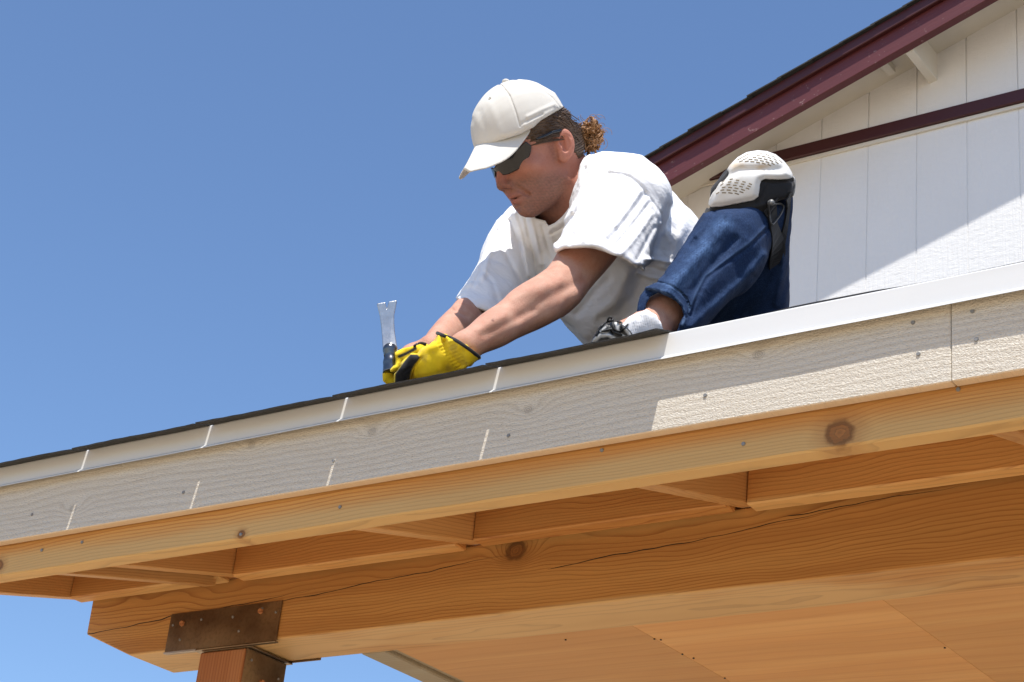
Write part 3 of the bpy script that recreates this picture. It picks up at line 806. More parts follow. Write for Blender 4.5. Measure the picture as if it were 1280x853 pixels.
# head frame: columns left, forward, up
HB = np.array([[0.8708, -0.4867, -0.07], [-0.4119, -0.6444, -0.6442], [-0.2684, -0.5898, 0.7617]])
HB /= np.linalg.norm(HB, axis=0)
_a = math.radians(9); _L, _F = HB[:, 0].copy(), HB[:, 1].copy()
HB[:, 1] = _F * math.cos(_a) + _L * math.sin(_a); HB[:, 0] = _L * math.cos(_a) - _F * math.sin(_a)
HC = np.array([-1.7495, 0.2651, 3.3613]) - MC[0] * .005; HS = 0.88
def H(l, f, u): return HC + HS * (HB @ np.array([l, f, u], float))
def to_head(p): return ((p - HC.astype(np.float32)) @ HB.astype(np.float32)) / np.float32(HS)
SL, EL, WL = at(782, 252, .34), at(699, 365, .205), at(582, 434, .055)
SR, ER, WR = at(648, 305, .47), at(590, 388, .32), at(536, 438, .12)
KN, AN = at(935, 247, .37), at(824, 400, .135)
HPL = at(918, 432, .62)
NB = at(716, 250, .37); CH = at(765, 302, .49); BE = at(835, 372, .60); PE = at(895, 440, .70)
AX = nrm(SL - SR)
HPR = PE + np.array([-.16, .10, -.03]); KR = np.array([-1.99, .52, 3.0]); AR = np.array([-1.74, .50, 2.985]); TR = np.array([-1.60, .42, 2.945])

FACE = [(618, 190), (618.4, 214), (619.6, 229), (620.8, 235.5), (622.5, 239), (626.5, 239.8), (629.5, 241.8), (632.2, 244.5), (634.6, 247.6), (636.4, 250.3), (637.6, 251.6), (639.2, 254.3), (640.6, 257.5), (642.6, 260.4), (645.6, 264.5), (650.4, 269.5), (657, 272), (665, 272.3), (674, 270.5), (690, 268), (720, 290), (760, 290), (740, 230), (726, 205), (724, 190), (722, 172), (716, 158), (709, 146), (702, 137), (690, 122), (670, 108), (645, 102), (620, 106), (600, 122), (592, 140), (596, 170), (608, 190)]
def f_head(q):
    """head in its own frame, metres at full size"""
    s = q.copy(); s[:, 0] = np.abs(s[:, 0])
    d = d_ell(s, (0, -.004, .045), (.076, .100, .092))
    d = smin(d, d_ell(s, (0, .036, -.028), (.064, .066, .080)), .03)
    d = smin(d, d_cone(s, (.050, .008, -.062), (.012, .082, -.096), .020, .021), .025)
    d = smin(d, d_ell(s, (.043, .064, -.014), (.026, .024, .018)), .02)
    d = smin(d, d_ell(s, (.018, .082, .032), (.030, .018, .012)), .015)
    d = smin(d, d_ell(s, (0, .080, -.060), (.034, .026, .028)), .02)
    d = smin(d, d_ell(s, (0, .088, -.096), (.020, .018, .016)), .015)
    d = smax(d, -d_ell(s, (.034, .104, .010), (.019, .018, .012)), .012)
    d = smin(d, d_cone(s, (0, .092, .016), (0, .116, -.028), .0085, .0115), .010)
    d = smin(d, d_ell(s, (.0125, .102, -.035), (.009, .013, .009)), .006)
    d = smax(d, -d_ell(s, (.008, .112, -.043), (.004, .006, .004)), .003)
    d = smin(d, d_ell(s, (0, .098, -.0575), (.029, .013, .0065)), .006)
    d = smin(d, d_ell(s, (0, .096, -.0705), (.025, .013, .0078)), .006)
    d = smax(d, -d_ell(s, (0, .106, -.0640), (.033, .012, .0011)), .003)
    d = smax(d, -d_ell(s, (0, .108, -.083), (.018, .009, .005)), .008)
    d = smax(d, -d_cone(s, (.026, .104, -.040), (.036, .086, -.066), .003, .003), .008)
    # ear: rim, bowl, lobe
    a = math.radians(16)
    e = s - np.array([.0800, -.012, .002], np.float32)
    ey = e[:, 1] * math.cos(a) + e[:, 2] * math.sin(a); ez = -e[:, 1] * math.sin(a) + e[:, 2] * math.cos(a)
    ex = e[:, 0] + ey * 0.42
    E_ = np.stack([ex, ey, ez], 1).astype(np.float32)
    ear = d_ell(E_, (0, 0, 0.004), (.009, .0185, .031))
    ear = smin(ear, d_ell(E_, (-.001, .005, -.024), (.007, .010, .011)), .006)
    ear = smax(ear, -d_ell(E_, (.0105, .0035, .003), (.0135, .0105, .0195)), .002)
    ear = smax(ear, -d_cone(E_, (.0095, -.010, .014), (.0095, .004, .0245), .0026, .0026), .003)
    ear = smin(ear, d_cone(E_, (.002, -.004, -.008), (.001, -.003, .014), .0035, .003), .004)
    ear = smin(ear, d_cone(E_, (.003, .012, -.006), (.002, .012, .001), .0042, .003), .003)
    return smin(d, ear, .006)
ARM_L = [(800, 235), (760, 235), (715, 270), (697, 312), (690, 325), (683, 335), (660, 350), (640, 362), (620, 377.5), (600, 392), (575, 411), (552, 426), (545, 445), (560, 470), (585, 456), (600, 446.5), (630, 433.5), (660, 419), (690, 403.5), (704, 396.5), (712, 390.5), (718, 385), (725, 378.5), (738, 362), (755, 342), (772, 322), (800, 310), (830, 270)]
ARM_R = [(720, 262), (650, 270), (630, 290), (612, 318), (596, 352), (571.5, 374.5), (564, 384), (556, 391.5), (545, 402.5), (536, 413), (530, 422), (526, 430), (523, 437), (524, 450), (535, 462), (600, 470), (700, 420)]
def f_arms(p):
    d = chain(p, [SL, SL * .45 + EL * .55, EL], [.048, .052, .045], .02)
    m = EL * .72 + WL * .28
    d = smin(d, chain(p, [EL, m + np.array([.004, 0, .004]), EL * .3 + WL * .7, WL], [.044, .047, .034, .028], .02), .03)
    d = smin(d, d_ell(p, EL + np.array([.03, -.012, -.022]), (.020, .018, .018)), .02)
    near = d < .06
    if near.any(): d[near] = smax(d[near], outline(p[near], ARM_L), .016)
    d = d - .0022 * stroke(p, [(640, 372), (672, 362), (700, 352)], 7) - .0022 * stroke(p, [(650, 408), (690, 392), (712, 372)], 9) + .0024 * stroke(p, [(648, 395), (680, 375), (706, 362), (730, 350)], 6) + .0015 * stroke(p, [(605, 420), (640, 402), (668, 388)], 4) - .002 * stroke(p, [(598, 412), (630, 395)], 5)
    r = chain(p, [SR, ER, ER * .65 + WR * .35, WR], [.056, .043, .043, .028], .02)
    near = r < .06
    if near.any(): r[near] = smax(r[near], outline(p[near], ARM_R), .014)
    r = r + .002 * stroke(p, [(566, 388), (584, 396)], 2.2)
    return np.minimum(d, r)
def f_hand_core(p):
    d = chain(p, [WL, at(558, 449, .058), at(530, 458, .055)], [.024, .022, .018], .02)
    r = chain(p, [WR, at(516, 448, .112), at(505, 454, .10)], [.022, .020, .016], .02)
    return np.minimum(d, r)
LEGP = [(890, 262), (871, 288), (853, 312), (842, 334), (833, 350), (812, 363), (803, 372), (799.5, 384), (806, 391), (812, 400), (818, 440), (860, 440), (880, 380), (985, 330), (985, 230), (930, 215)]
def f_body(p):
    q = to_head(p)
    hd = f_head(q) * HS
    near = np.linalg.norm(p - HC.astype(np.float32), axis=1) < 0.22
    if near.any():
        hd[near] = smax(hd[near], outline(p[near], FACE), .004)
    neck = chain(p, [H(0, -.035, -.02), NB, CH], [.054, .060, .085], .03)
    d = smin(hd, neck, .028)
    d = smin(d, chain(p, [CH, BE, PE], [.085, .08, .09], .05), .05)
    d = smin(d, chain(p, [SL, NB, SR], [.055, .05, .055], .03), .03)
    d = smin(d, f_arms(p), .02)
    d = smin(d, f_hand_core(p), .01)
    leg = chain(p, [KN * .85 + AN * .15, KN * .55 + AN * .45 + MC[0] * .018, AN], [.055, .047, .036], .03)
    near = leg < .06
    if near.any(): leg[near] = smax(leg[near], outline(p[near], LEGP), .006)
    leg = smin(leg, chain(p, [PE, HPL, KN], [.09, .075, .045], .03), .02)
    foot = chain(p, [AN, at(812, 414, .11), at(762, 426, .07)], [.034, .033, .022], .01)
    d = smin(d, smin(leg, foot, .01), .02)
    legr = chain(p, [PE, HPR, KR, AR, TR], [.09, .085, .058, .042, .025], .03)
    return smin(d, legr, .02)
def c_body(v):
    p = v.astype(np.float32); q = to_head(p); n = len(p)
    base = np.tile(np.array([.53, .29, .205]), (n, 1))
    base *= (1 + np.array([.05, .10, .11]) * waves(p, 14, 3, 3)[:, None]); base *= (1 + np.array([.03, .07, .08]) * waves(p, 70, 13, 3)[:, None])
    def blend(mask, c): 
        nonlocal base
        base = base * (1 - mask[:, None]) + np.array(c) * mask[:, None]
    head = np.clip((0.2 - np.linalg.norm(p - HC, axis=1)) / .05, 0, 1)
    blend(head * .85, (.39, .165, .115))  # redder face, with the cap bill's shade painted into its darker tone
    l = np.abs(q[:, 0])
    g_ = lambda c, r: np.exp(-(((q[:, 0] - c[0]) / r[0]) ** 2 + ((q[:, 1] - c[1]) / r[1]) ** 2 + ((q[:, 2] - c[2]) / r[2]) ** 2)) * head
    blend(g_((0, .115, -.025), (.02, .03, .022)) * .5, (.42, .14, .10))
    s = q.copy(); s[:, 0] = l; q = s
    blend(g_((.048, .07, -.02), (.03, .03, .025)) * .35, (.46, .19, .12))
    stub = np.clip((-.035 - q[:, 2] + .25 * (q[:, 1] - .02)) / .02, 0, 1) * np.clip((q[:, 1] + .01) / .03, 0, 1) * head
    stub = np.maximum(stub * np.clip(1 - g_((0, .11, -.0635), (.028, .05, .014)) * 1.4, 0, 1), g_((.016, .10, -.047), (.024, .02, .008)) * .8)
    fine = 0.5 + 0.5 * np.clip(waves(p, 160, 9, 2), -1, 1)
    blend(stub * (.42 + .34 * fine), (.15, .09, .07))
    side = np.exp(-((q[:, 1] - .012) / .014) ** 2 - ((q[:, 2] + .0) / .03) ** 2) * np.clip((q[:, 0] - .05) / .01, 0, 1) * np.clip((.078 - q[:, 0]) / .004, 0, 1) * head
    blend(side * .6 * (.5 + .5 * fine), (.06, .035, .022))
    blend(np.clip(g_((0, .106, -.0575), (.026, .02, .0055)) + g_((0, .104, -.0700), (.025, .02, .006)), 0, 1) * .7, (.32, .115, .10))
    blend(np.exp(-((q[:, 2] + .0635) / .0018) ** 2) * np.clip((q[:, 1] - .085) / .01, 0, 1) * np.clip((.034 - l) / .008, 0, 1) * head * .5, (.15, .06, .05))
    blend(g_((.08, -.012, .004), (.02, .025, .036)) * .55, (.56, .21, .145))
    # a mole and freckles on the forearm
    px, py, t = pixels(p)
    blend(np.exp(-((px - 616) ** 2 + (py - 400.5) ** 2) / 2.0), (.10, .04, .03))
    return np.clip(base, 0, 1)
lo, hi = bounds([HC, SL, SR, EL, WL, WR, KN, AN, HPL, HPR, KR, PE, at(500, 455, .08)], .15)
sculpt_obj('body', f_body, lo, hi, .0030, m_skin, man, c_body, fine=lambda c: np.linalg.norm(c - HC.astype(np.float32), axis=1) < .14)

# ---- t-shirt
TORSO = [(728, 196), (736, 192), (752, 190.5), (770, 192), (785, 195), (801, 200.5), (815, 211), (830, 223), (840, 236), (850, 249), (862, 261), (874, 273), (880, 300), (885, 360), (905, 460), (748, 460), (731, 431), (716, 414), (700, 398), (680, 374), (640, 376), (607, 391), (590, 372), (600, 325), (612, 295), (622, 278), (640, 262), (660, 250), (690, 240), (715, 212)]
SLV_L = [(752, 192), (800, 200), (826, 222), (836, 250), (829, 275), (822, 298), (814, 318), (805.5, 338.5), (796, 334), (784, 326), (772, 320), (762, 316.5), (753, 314), (741, 311), (729, 309.5), (717, 309), (706, 309.5), (696, 314.5), (690, 305), (702, 285), (715, 258), (728, 215)]
SLV_R = [(655, 258), (640, 262), (622, 278), (612, 295), (600, 325), (590, 345), (580, 360), (570.5, 372.5), (578, 378), (590, 384.5), (606, 391.5), (640, 397), (680, 392), (700, 330), (690, 262)]
HL = at(752, 332, .262); HR = at(606, 388, .33)
FOLDS = [  # line, width px, height m (+ ridge, - groove)
    ([(762, 217), (775, 218), (787, 221.5), (797, 229), (805, 238), (813, 249), (820, 259), (826, 267), (826, 276)], 1.3, -.0045),
    ([(762, 217), (750, 221), (742, 230), (736, 243)], 1.2, -.0018),
    ([(738, 208), (729, 226), (724, 246), (716, 264)], 2.2, .0035), ([(733, 212), (724, 232), (719, 252)], 1.6, -.004), ([(745, 214), (735, 232), (728, 250)], 1.8, -.0025),
    ([(762, 262), (742, 277), (724, 292), (712, 305)], 3.0, -.0045), ([(770, 272), (748, 288), (728, 301)], 2.6, .003), ([(757, 252), (735, 270), (718, 288)], 2.6, .003),
    ([(806, 243), (793, 262), (778, 282), (762, 300)], 3.4, -.0055), ([(812, 254), (800, 270), (784, 290), (770, 306)], 2.4, -.004), ([(800, 240), (786, 260), (770, 282)], 3.0, .0035), ([(815, 268), (803, 286), (788, 306), (778, 316)], 2.6, .003), ([(818, 284), (806, 306), (797, 324)], 2.4, -.003),
    ([(696, 318), (706, 313.5), (729, 313.5), (753, 318), (772, 324), (804, 342)], 0.9, -.0012), 
    ([(643, 268), (650, 290), (657, 318), (660, 345)], 2.6, .0045), ([(638, 276), (646, 300), (655, 330), (661, 350)], 2.4, -.006),
    ([(657, 272), (662, 296), (668, 325), (671, 350)], 2.4, -.005), ([(664, 275), (670, 300), (676, 330)], 2.6, .005), ([(678, 283), (684, 305), (690, 325)], 2.4, -.004), ([(686, 290), (694, 310)], 2.4, .003),
    ([(622, 290), (630, 312), (642, 336), (655, 358)], 2.6, -.005), ([(616, 300), (610, 322), (604, 345)], 3.5, .004), ([(610, 315), (600, 340), (590, 360)], 2.2, -.003), ([(604, 340), (614, 352), (622, 372)], 3.0, -.003),
    ([(575, 369), (592, 379), (610, 386)], 0.9, -.0012),
    ([(838, 262), (832, 285), (824, 310)], 6.0, -.008), ([(858, 268), (852, 292), (842, 318), (830, 332)], 5.0, .006), ([(846, 330), (826, 326), (808, 324)], 2.6, .006), ([(838, 342), (816, 335), (800, 334)], 2.2, -.006), ([(830, 350), (812, 347), (798, 342)], 2.0, .005),
    ([(800, 350), (790, 372), (770, 392), (752, 398)], 6.0, -.006), ([(785, 345), (768, 375), (745, 395)], 6.0, .005), ([(760, 350), (738, 372), (722, 392)], 5.0, -.005), ([(815, 360), (800, 388), (785, 400)], 4.0, .005)]
FOLDS = [(L, max(wd * 1.18, 2.3), a * (.6 if wd < 2.3 else .8)) for L, wd, a in FOLDS]
def fold_sum(p):
    s = np.zeros(len(p), np.float32); px, py, t = pixels(p)
    for L, wd, a in FOLDS:
        L = np.asarray(L, np.float32); d = np.full(px.shape, 1e9, np.float32)
        for i in range(len(L) - 1):
            A_, B_ = L[i], L[i + 1]; ex, ey = B_ - A_; wx, wy = px - A_[0], py - A_[1]
            tt = np.clip((wx * ex + wy * ey) / (ex * ex + ey * ey), 0, 1)
            d = np.minimum(d, (wx - ex * tt) ** 2 + (wy - ey * tt) ** 2)
        s += a * np.exp(-d / (wd * wd))
    return s
NKD = nrm(H(0, -.035, -.03) - NB)
def f_shirt_raw(p):
    t = chain(p, [NB, CH, BE, PE], [.070, .135, .128, .14], .06)
    t = smin(t, d_cone(p, CH + AX * .05, BE + AX * .05, .115, .115), .04)
    t = smin(t, d_cone(p, CH - AX * .07, BE - AX * .07, .115, .115), .04)
    t = smin(t, d_cone(p, NB + NKD * .03, NB, .068, .075), .03)
    t = smin(t, d_cone(p, NB, SL, .070, .088), .05)
    t = smin(t, d_cone(p, NB, SR, .070, .088), .05)
    t = smin(t, d_ell(p, at(752, 392, .50), (.10, .10, .085)), .06)
    near = t < .06
    if near.any(): t[near] = smax(t[near], outline(p[near], TORSO), .022)
    a = d_cone(p, SL + (SL - HL) * .1, HL + (HL - SL) * .25, .084, .088)
    inner = d_cone(p, SL * .02 + HL * .98, HL + (HL - SL) * .5, .046, .050)
    near = a < .06
    if near.any(): a[near] = smax(smax(a[near], outline(p[near], SLV_L), .010), -inner[near], .003)
    b = d_cone(p, SR + (SR - HR) * .1, HR + (HR - SR) * .25, .088, .066)
    inner = d_cone(p, SR * .02 + HR * .98, HR + (HR - SR) * .5, .034, .036)
    near = b < .06
    if near.any(): b[near] = smax(smax(b[near], outline(p[near], SLV_R), .010), -inner[near], .003)
    # the sleeve stays a separate flap below the armpit
    px, py, tt = pixels(p)
    k = np.clip((290 - py) / 60, 0, 1) * .028 + .0035
    d = smin(t, a, k)
    return smin(d, b, .018)
PLEAT = (np.eye(3) - .72 * np.outer(nrm(MC[0] * .55 - MC[1] * -.83), nrm(MC[0] * .55 - MC[1] * -.83))).astype(np.float32)
NECKH = [(742, 186), (730, 196.5), (725, 206), (722.5, 218), (721.5, 232), (718.5, 246), (711.5, 259.5), (703, 270.5), (694, 278.5), (685.5, 282.5), (681.5, 276), (670, 273), (660, 262), (690, 240), (700, 210), (720, 186)]
COL1 = [(736, 196), (727, 208), (725.5, 220), (725, 234), (722, 248), (715, 262), (706, 273.5), (697, 281.5), (687, 286.5)]
COL2 = [(744, 198), (733, 210), (731, 221), (730.5, 236), (727, 251), (719.5, 266), (710, 278.5), (700, 287), (688, 293)]
NBT = float(pixels(NB[None])[2][0]) + .02
def f_shirt(p):
    d = f_shirt_raw(p)
    nk = d_cone(p, NB - NKD * .02, NB + NKD * .2, .0635, .0635)
    near = np.abs(d) < .035
    if near.any():
        q = p[near]
        wr = waves(q, 9, 5, 2) * .0026 + waves(q, 26, 8, 3, PLEAT) * .0008
        e = d[near] - fold_sum(q) - wr
        band = stroke(q, COL1, 3.2) * .0028 - stroke(q, COL2, 2.0) * .0022
        e = e - band
        px, py, t = pixels(q)
        e = smax(e, np.where(t < NBT, -np.maximum(poly2d(px, py, NECKH) * t / FPX, nk[near] - .055), -1.0), .003)
        d[near] = e
    return smax(d, -nk, .004)
lo, hi = bounds([NB, CH, BE, PE, SL, SR, HL, HR], .17)
shirt = sculpt_obj('t_shirt', f_shirt, lo, hi, .0032, m_shirt, man, fine=True)

def hit(fn, x, y, t0=2.4, t1=4.4):
    """first surface met by the sight line through a photo pixel, and its normal"""
    d = MC.T @ np.array([(x - 640) / FPX, (y - 426.5) / FPX, 1.0]); d /= np.linalg.norm(d)
    ts = np.arange(t0, t1, .004); P_ = (CAM + ts[:, None] * d).astype(np.float32)
    v = fn(P_); k = np.argmax(v < 0)
    if v[k] >= 0: k = int(np.argmin(v))
    a, b = ts[max(k - 1, 0)], ts[k]
    for _ in range(12):
        m = (a + b) / 2
        if fn((CAM + m * d)[None].astype(np.float32))[0] < 0: b = m
        else: a = m
    q = CAM + b * d; e = .002
    n = np.array([fn((q + e * np.eye(3)[i])[None].astype(np.float32))[0] - fn((q - e * np.eye(3)[i])[None].astype(np.float32))[0] for i in range(3)])
    return q, n / (np.linalg.norm(n) + 1e-9)
def on_surface(fn, line, n=16, lift=0.0):
    out = []
    for x, y in spline(np.array([(a, b, 0) for a, b in line], float), n)[:, :2]:
        q, nn = hit(fn, x, y); out.append(q + nn * lift)
    out = np.array(out)
    for _ in range(2): out[1:-1] = out[1:-1] * .5 + (out[:-2] + out[2:]) * .25
    return out

# ---- jeans
SHELL = [(885.3, 254.4), (886.7, 248.8), (890.3, 241.8), (895.2, 236), (902.2, 223.5), (906.4, 215), (912, 206.6), (922, 196.7), (933, 190.4), (947.2, 188), (958.5, 189), (969.8, 193.2), (979.6, 201), (986.6, 209.4), (990.9, 217.8), (990.9, 222), (985.2, 224.2), (972.6, 224.9), (955.7, 224.2), (951.5, 226.3), (950, 230.5), (949.4, 237.5), (948, 246), (941.6, 250.9), (923.3, 254.4), (902.2, 258.6), (889.5, 259.3), (886, 257.3)]
JEAN = [(880, 268), (871, 282), (861, 295), (853, 307), (840, 329), (831, 345), (820, 354), (808.5, 361), (816, 361.5), (826, 363.5), (836, 367.5), (846, 374.5), (853, 382.5), (857, 394), (853, 404), (845, 418), (843, 470), (990, 470), (985, 387), (987, 307), (990, 250), (989, 234), (975, 243), (955, 254), (925, 262), (890, 264)]
LIP = [(812, 360), (805, 363.5), (800, 370), (797.5, 379), (796, 389), (800, 392.5), (806, 389.5), (808, 380), (813, 371), (822, 366)]
CF = at(829, 386, .15); SHD = nrm(CF - KN)
JF = [([(905, 284), (880, 312), (852, 345), (835, 362)], 8, .008), ([(918, 300), (890, 332), (868, 362)], 6, -.006), ([(957, 283), (935, 305), (900, 330), (881, 345), (870, 366), (860, 392)], 1.4, .0028), ([(960, 286), (938, 308), (903, 333), (884, 348), (873, 368), (863, 394)], 1.3, -.003),
      ([(893, 268), (884, 288), (868, 305)], 4, -.004), ([(905, 268), (892, 292)], 4, .003), ([(955, 320), (930, 350), (890, 385), (865, 408)], 6, .006), ([(970, 330), (950, 365), (925, 395)], 5, -.005), ([(980, 300), (978, 340), (970, 380)], 4, .004), ([(940, 345), (912, 378), (892, 404)], 4, -.004), ([(868, 300), (858, 318), (840, 345)], 4, -.003)]
HEM = [(808.5, 361), (816, 361.5), (826, 363.5), (836, 367.5), (846, 374.5), (853, 382.5), (857, 394), (853, 406)]
def f_jeans(p):
    a = chain(p, [KN, KN * .5 + CF * .5 + MC[0] * .01, CF + SHD * .06], [.078, .078, .066], .03)
    a = smin(a, chain(p, [KN, HPL, PE], [.090, .118, .125], .03), .03)
    near = a < .07
    if near.any():
        q = p[near]; e = smax(a[near], outline(q, JEAN), .016)
        s = np.zeros(len(q), np.float32)
        for L, wd, am in JF: s += am * stroke(q, L, max(wd, 2.4)) * (.6 if wd < 2.4 else 1)
        e = e - s - waves(q, 9, 12, 2) * .0022
        e = e - .0035 * stroke(q, HEM, 4.0) + .003 * stroke(q, [(x + 5, y - 9) for x, y in HEM], 1.2)      # turned hem
        e = smax(e, -d_cone(q, KN * .2 + CF * .8, CF + SHD * .12, .042, .046), .003)
        lip = smax(np.abs(d_cone(q, KN * .55 + AN * .45 + MC[0] * .018, AN, .058, .049)) - .004, outline(q, LIP), .002)
        e = smin(e, lip, .004)
        a[near] = e
    far = d_cone(p, HPL, PE, .12, .14)
    kc = d_ell(p, KN, (.066, .066, .066)); near = kc < .05
    if near.any(): kc[near] = smax(kc[near], outline(p[near], SHELL) + .006, .006)
    a = smin(a, kc, .004)
    r = chain(p, [PE, HPR, KR, AR], [.13, .105, .072, .055], .03)
    return smin(a, r, .03)
def c_jeans(v):
    p = v.astype(np.float32); base = np.tile(np.array([.009, .023, .066]), (len(p), 1))
    fade = np.clip((stroke(p, [(905, 280), (880, 312), (852, 345), (835, 362)], 11) * .9 + stroke(p, [(955, 320), (930, 350), (890, 385)], 6) * .35 + stroke(p, [(980, 290), (978, 345)], 5) * .3) * (.8 + .5 * waves(p, 26, 44, 3)) * (.75 + .5 * waves(p, 200, 45, 2)), 0, 1)
    base = base * (1 - fade[:, None]) + np.array([.060, .115, .235]) * fade[:, None]
    u = (p - CF) @ SHD
    hem = stroke(p, HEM, 1.6) + .6 * stroke(p, [(x + 5, y - 9) for x, y in HEM], 2.0)
    hem *= .5 + .5 * np.clip(waves(p, 60, 4, 2) * 2, -1, 1)
    leg = 1.0
    base = base + (hem * leg * .5)[:, None] * np.array([.16, .24, .36])
    seam = stroke(p, [(957, 283), (935, 305), (900, 330), (881, 345), (870, 366), (860, 392)], 1.2)
    base = base + seam[:, None] * np.array([.05, .08, .13]) * .5
    base *= (1 + .14 * waves(p, 45, 6, 3))[:, None]
    return np.clip(base, .004, 1)
lo, hi = bounds([KN, CF, HPL, HPR, KR, PE, AR], .16)
jeans = sculpt_obj('jeans', f_jeans, lo, hi, .0034, m_jean, man, c_jeans, fine=lambda c: pixels(c)[1] < 425)

# ---- knee pad
KC = at(931, 250, .338)
SHELL = [(885.3, 254.4), (886.7, 248.8), (890.3, 241.8), (895.2, 236), (902.2, 223.5), (906.4, 215), (912, 206.6), (922, 196.7), (933, 190.4), (947.2, 188), (958.5, 189), (969.8, 193.2), (979.6, 201), (986.6, 209.4), (990.9, 217.8), (990.9, 222), (985.2, 224.2), (972.6, 224.9), (955.7, 224.2), (951.5, 226.3), (950, 230.5), (949.4, 237.5), (948, 246), (941.6, 250.9), (923.3, 254.4), (902.2, 258.6), (889.5, 259.3), (886, 257.3)]
PADP = [(881, 267), (884, 261), (888, 262), (890, 236), (897, 228), (915, 206), (945, 195), (975, 203), (991, 222), (992, 232), (990, 242), (980, 249), (969, 252), (960, 262), (957, 264), (945, 268), (925, 272), (905, 275.5), (885, 274.5), (881.5, 271)]
def f_pad(p):
    d = d_ell(p, KC, (.108, .108, .106)); near = d < .06
    if near.any():
        q = p[near]
        e = smax(d[near], outline(q, PADP), .012) - waves(q, 16, 21, 2) * .002
        e += .004 * stroke(q, [(950, 226), (966, 229), (990, 226)], 2) - .003 * stroke(q, [(885, 268), (925, 264), (955, 256)], 3) + .003 * stroke(q, [(958, 232), (953, 244), (946, 254)], 2)
        d[near] = e
    return d
def f_shell(p):
    d = d_ell(p, KC, (.117, .117, .115)); near = d < .06
    if near.any():
        q = p[near]
        e = smax(d[near], outline(q, SHELL), .012)
        e += .004 * stroke(q, [(905, 222), (925, 213), (950, 212), (975, 212)], 5) - .002 * stroke(q, SHELL + SHELL[:1], 2.0) + .0015 * stroke(q, SHELL + SHELL[:1], 5.0)
        d[near] = smax(e, -d_ell(q, KC, (.107, .107, .105)), .003)
    return d
def c_shell(v):
    p = v.astype(np.float32); base = np.tile(np.array([.76, .75, .71]), (len(p), 1))
    st = stroke(p, [(911, 208), (925, 207), (945, 210), (958, 209)], 4.0) * (.55 + .4 * waves(p, 30, 3, 2))
    st = np.clip(st, 0, 1) * .85
    return base * (1 - st[:, None]) + np.array([.52, .33, .12]) * st[:, None]
lo, hi = bounds([KC], .13)
pad = sculpt_obj('knee_pad', f_pad, lo, hi, .0025, m_black, man)
shell = sculpt_obj('pad_shell', f_shell, lo, hi, .0020, m_shell, pad, c_shell)
bm = bmesh.new(); bmesh.ops.create_cube(bm, size=1); bmesh.ops.scale(bm, vec=(.0074, .0020, .0012), verts=bm.verts); bmesh.ops.bevel(bm, geom=bm.edges[:], offset=.0004, segments=1, affect='EDGES')
slot_me = bpy.data.meshes.new('vent_slot'); bm.to_mesh(slot_me); bm.free(); slot_me.materials.append(m_slot)
rows = []
for k in range(6):       # lower and upper groups of vents, rows bowed like the photo's
    n_ = 4 + (k > 0) + (k > 2)
    for i in range(n_):
        u = (i - (n_ - 1) / 2) / 2.5
        rows.append((909 + k * 2.0 + u * 20 - k * .2, 241.2 - k * 3.3 + u * u * 2.2 + u * (.8 + .5 * k), .12 + u * .3, 1.0 - .05 * k))
for k in range(5):
    n_ = 6 + k
    for i in range(n_):
        u = (i - (n_ - 1) / 2) / 3.4
        rows.append((944 + k * 1.2 + u * 24 , 202.6 - k * 2.6 + u * u * 2.6 + u * 3.2, .10 + u * .45, .9))
for (sx, sy, an, sc) in rows:
    q, n_ = hit(f_shell, sx, sy)
    if outline(q[None].astype(np.float32), SHELL)[0] > -.004: continue
    tx = MC[0] * math.cos(an) - MC[1] * -math.sin(an); tx = tx - n_ * (tx @ n_); tx = nrm(tx); ty = np.cross(n_, tx)
    mw = Matrix.Identity(4)
    for i in range(3): mw[i][0] = tx[i] * sc; mw[i][1] = ty[i]; mw[i][2] = n_[i]; mw[i][3] = q[i]
    link('vent_slot', slot_me, None, pad, mw)
# straps, rivet and buckles
fj = lambda p: np.minimum(f_jeans(p), f_pad(p))
def band(name, mat, parent, fn, line, width, lift=.003, n=14):
    c = on_surface(fn, line, n, lift); nn = []
    for x, y in spline(np.array([(a, b, 0) for a, b in line], float), n)[:, :2]: nn.append(hit(fn, x, y)[1])
    nn = np.array(nn)
    for _ in range(3): nn[1:-1] = (nn[:-2] + nn[1:-1] + nn[2:]) / 3
    t = np.gradient(c, axis=0); s = np.cross(t, nn); s /= np.linalg.norm(s, axis=1)[:, None]
    vv = []; 
    for i in range(n):
        for a, h in ((-1, -.0012), (1, -.0012), (1, .0012), (-1, .0012)): vv.append(c[i] + s[i] * a * width / 2 + nn[i] * h)
    ff = []
    for i in range(n - 1):
        for j in range(4): k = (j + 1) % 4; ff.append([i * 4 + j, i * 4 + k, (i + 1) * 4 + k, (i + 1) * 4 + j])
    ff += [[0, 3, 2, 1], [(n - 1) * 4 + j for j in range(4)]]
    m_ = np.mean(vv, 0); me = bpy.data.meshes.new(name); me.from_pydata([tuple(a - m_) for a in vv], [], ff)
    return link(name, me, mat, parent, Matrix.Translation(m_))
band('strap', m_black, pad, fj, [(962, 255), (964, 272), (966, 290), (971, 312), (969, 330)], .034)
band('strap', m_black, pad, fj, [(984, 244), (983, 262), (978, 292), (972, 318), (968, 328)], .016, .0035)
bk = on_surface(fj, [(957.5, 253), (973, 256), (974.5, 262), (966, 276), (959.5, 282), (958, 268), (957.5, 253)], 26, .0065)
tube_obj('buckle', m_buckle, pad, [bk], [.0017], 8)
q, n_ = hit(fj, 961.5, 252.5)
bm = bmesh.new(); bmesh.ops.create_uvsphere(bm, u_segments=16, v_segments=8, radius=.0056); me = bpy.data.meshes.new('rivet'); bm.to_mesh(me); bm.free()
link('rivet', me, m_rivet, pad, Matrix.Translation(q + n_ * .006))
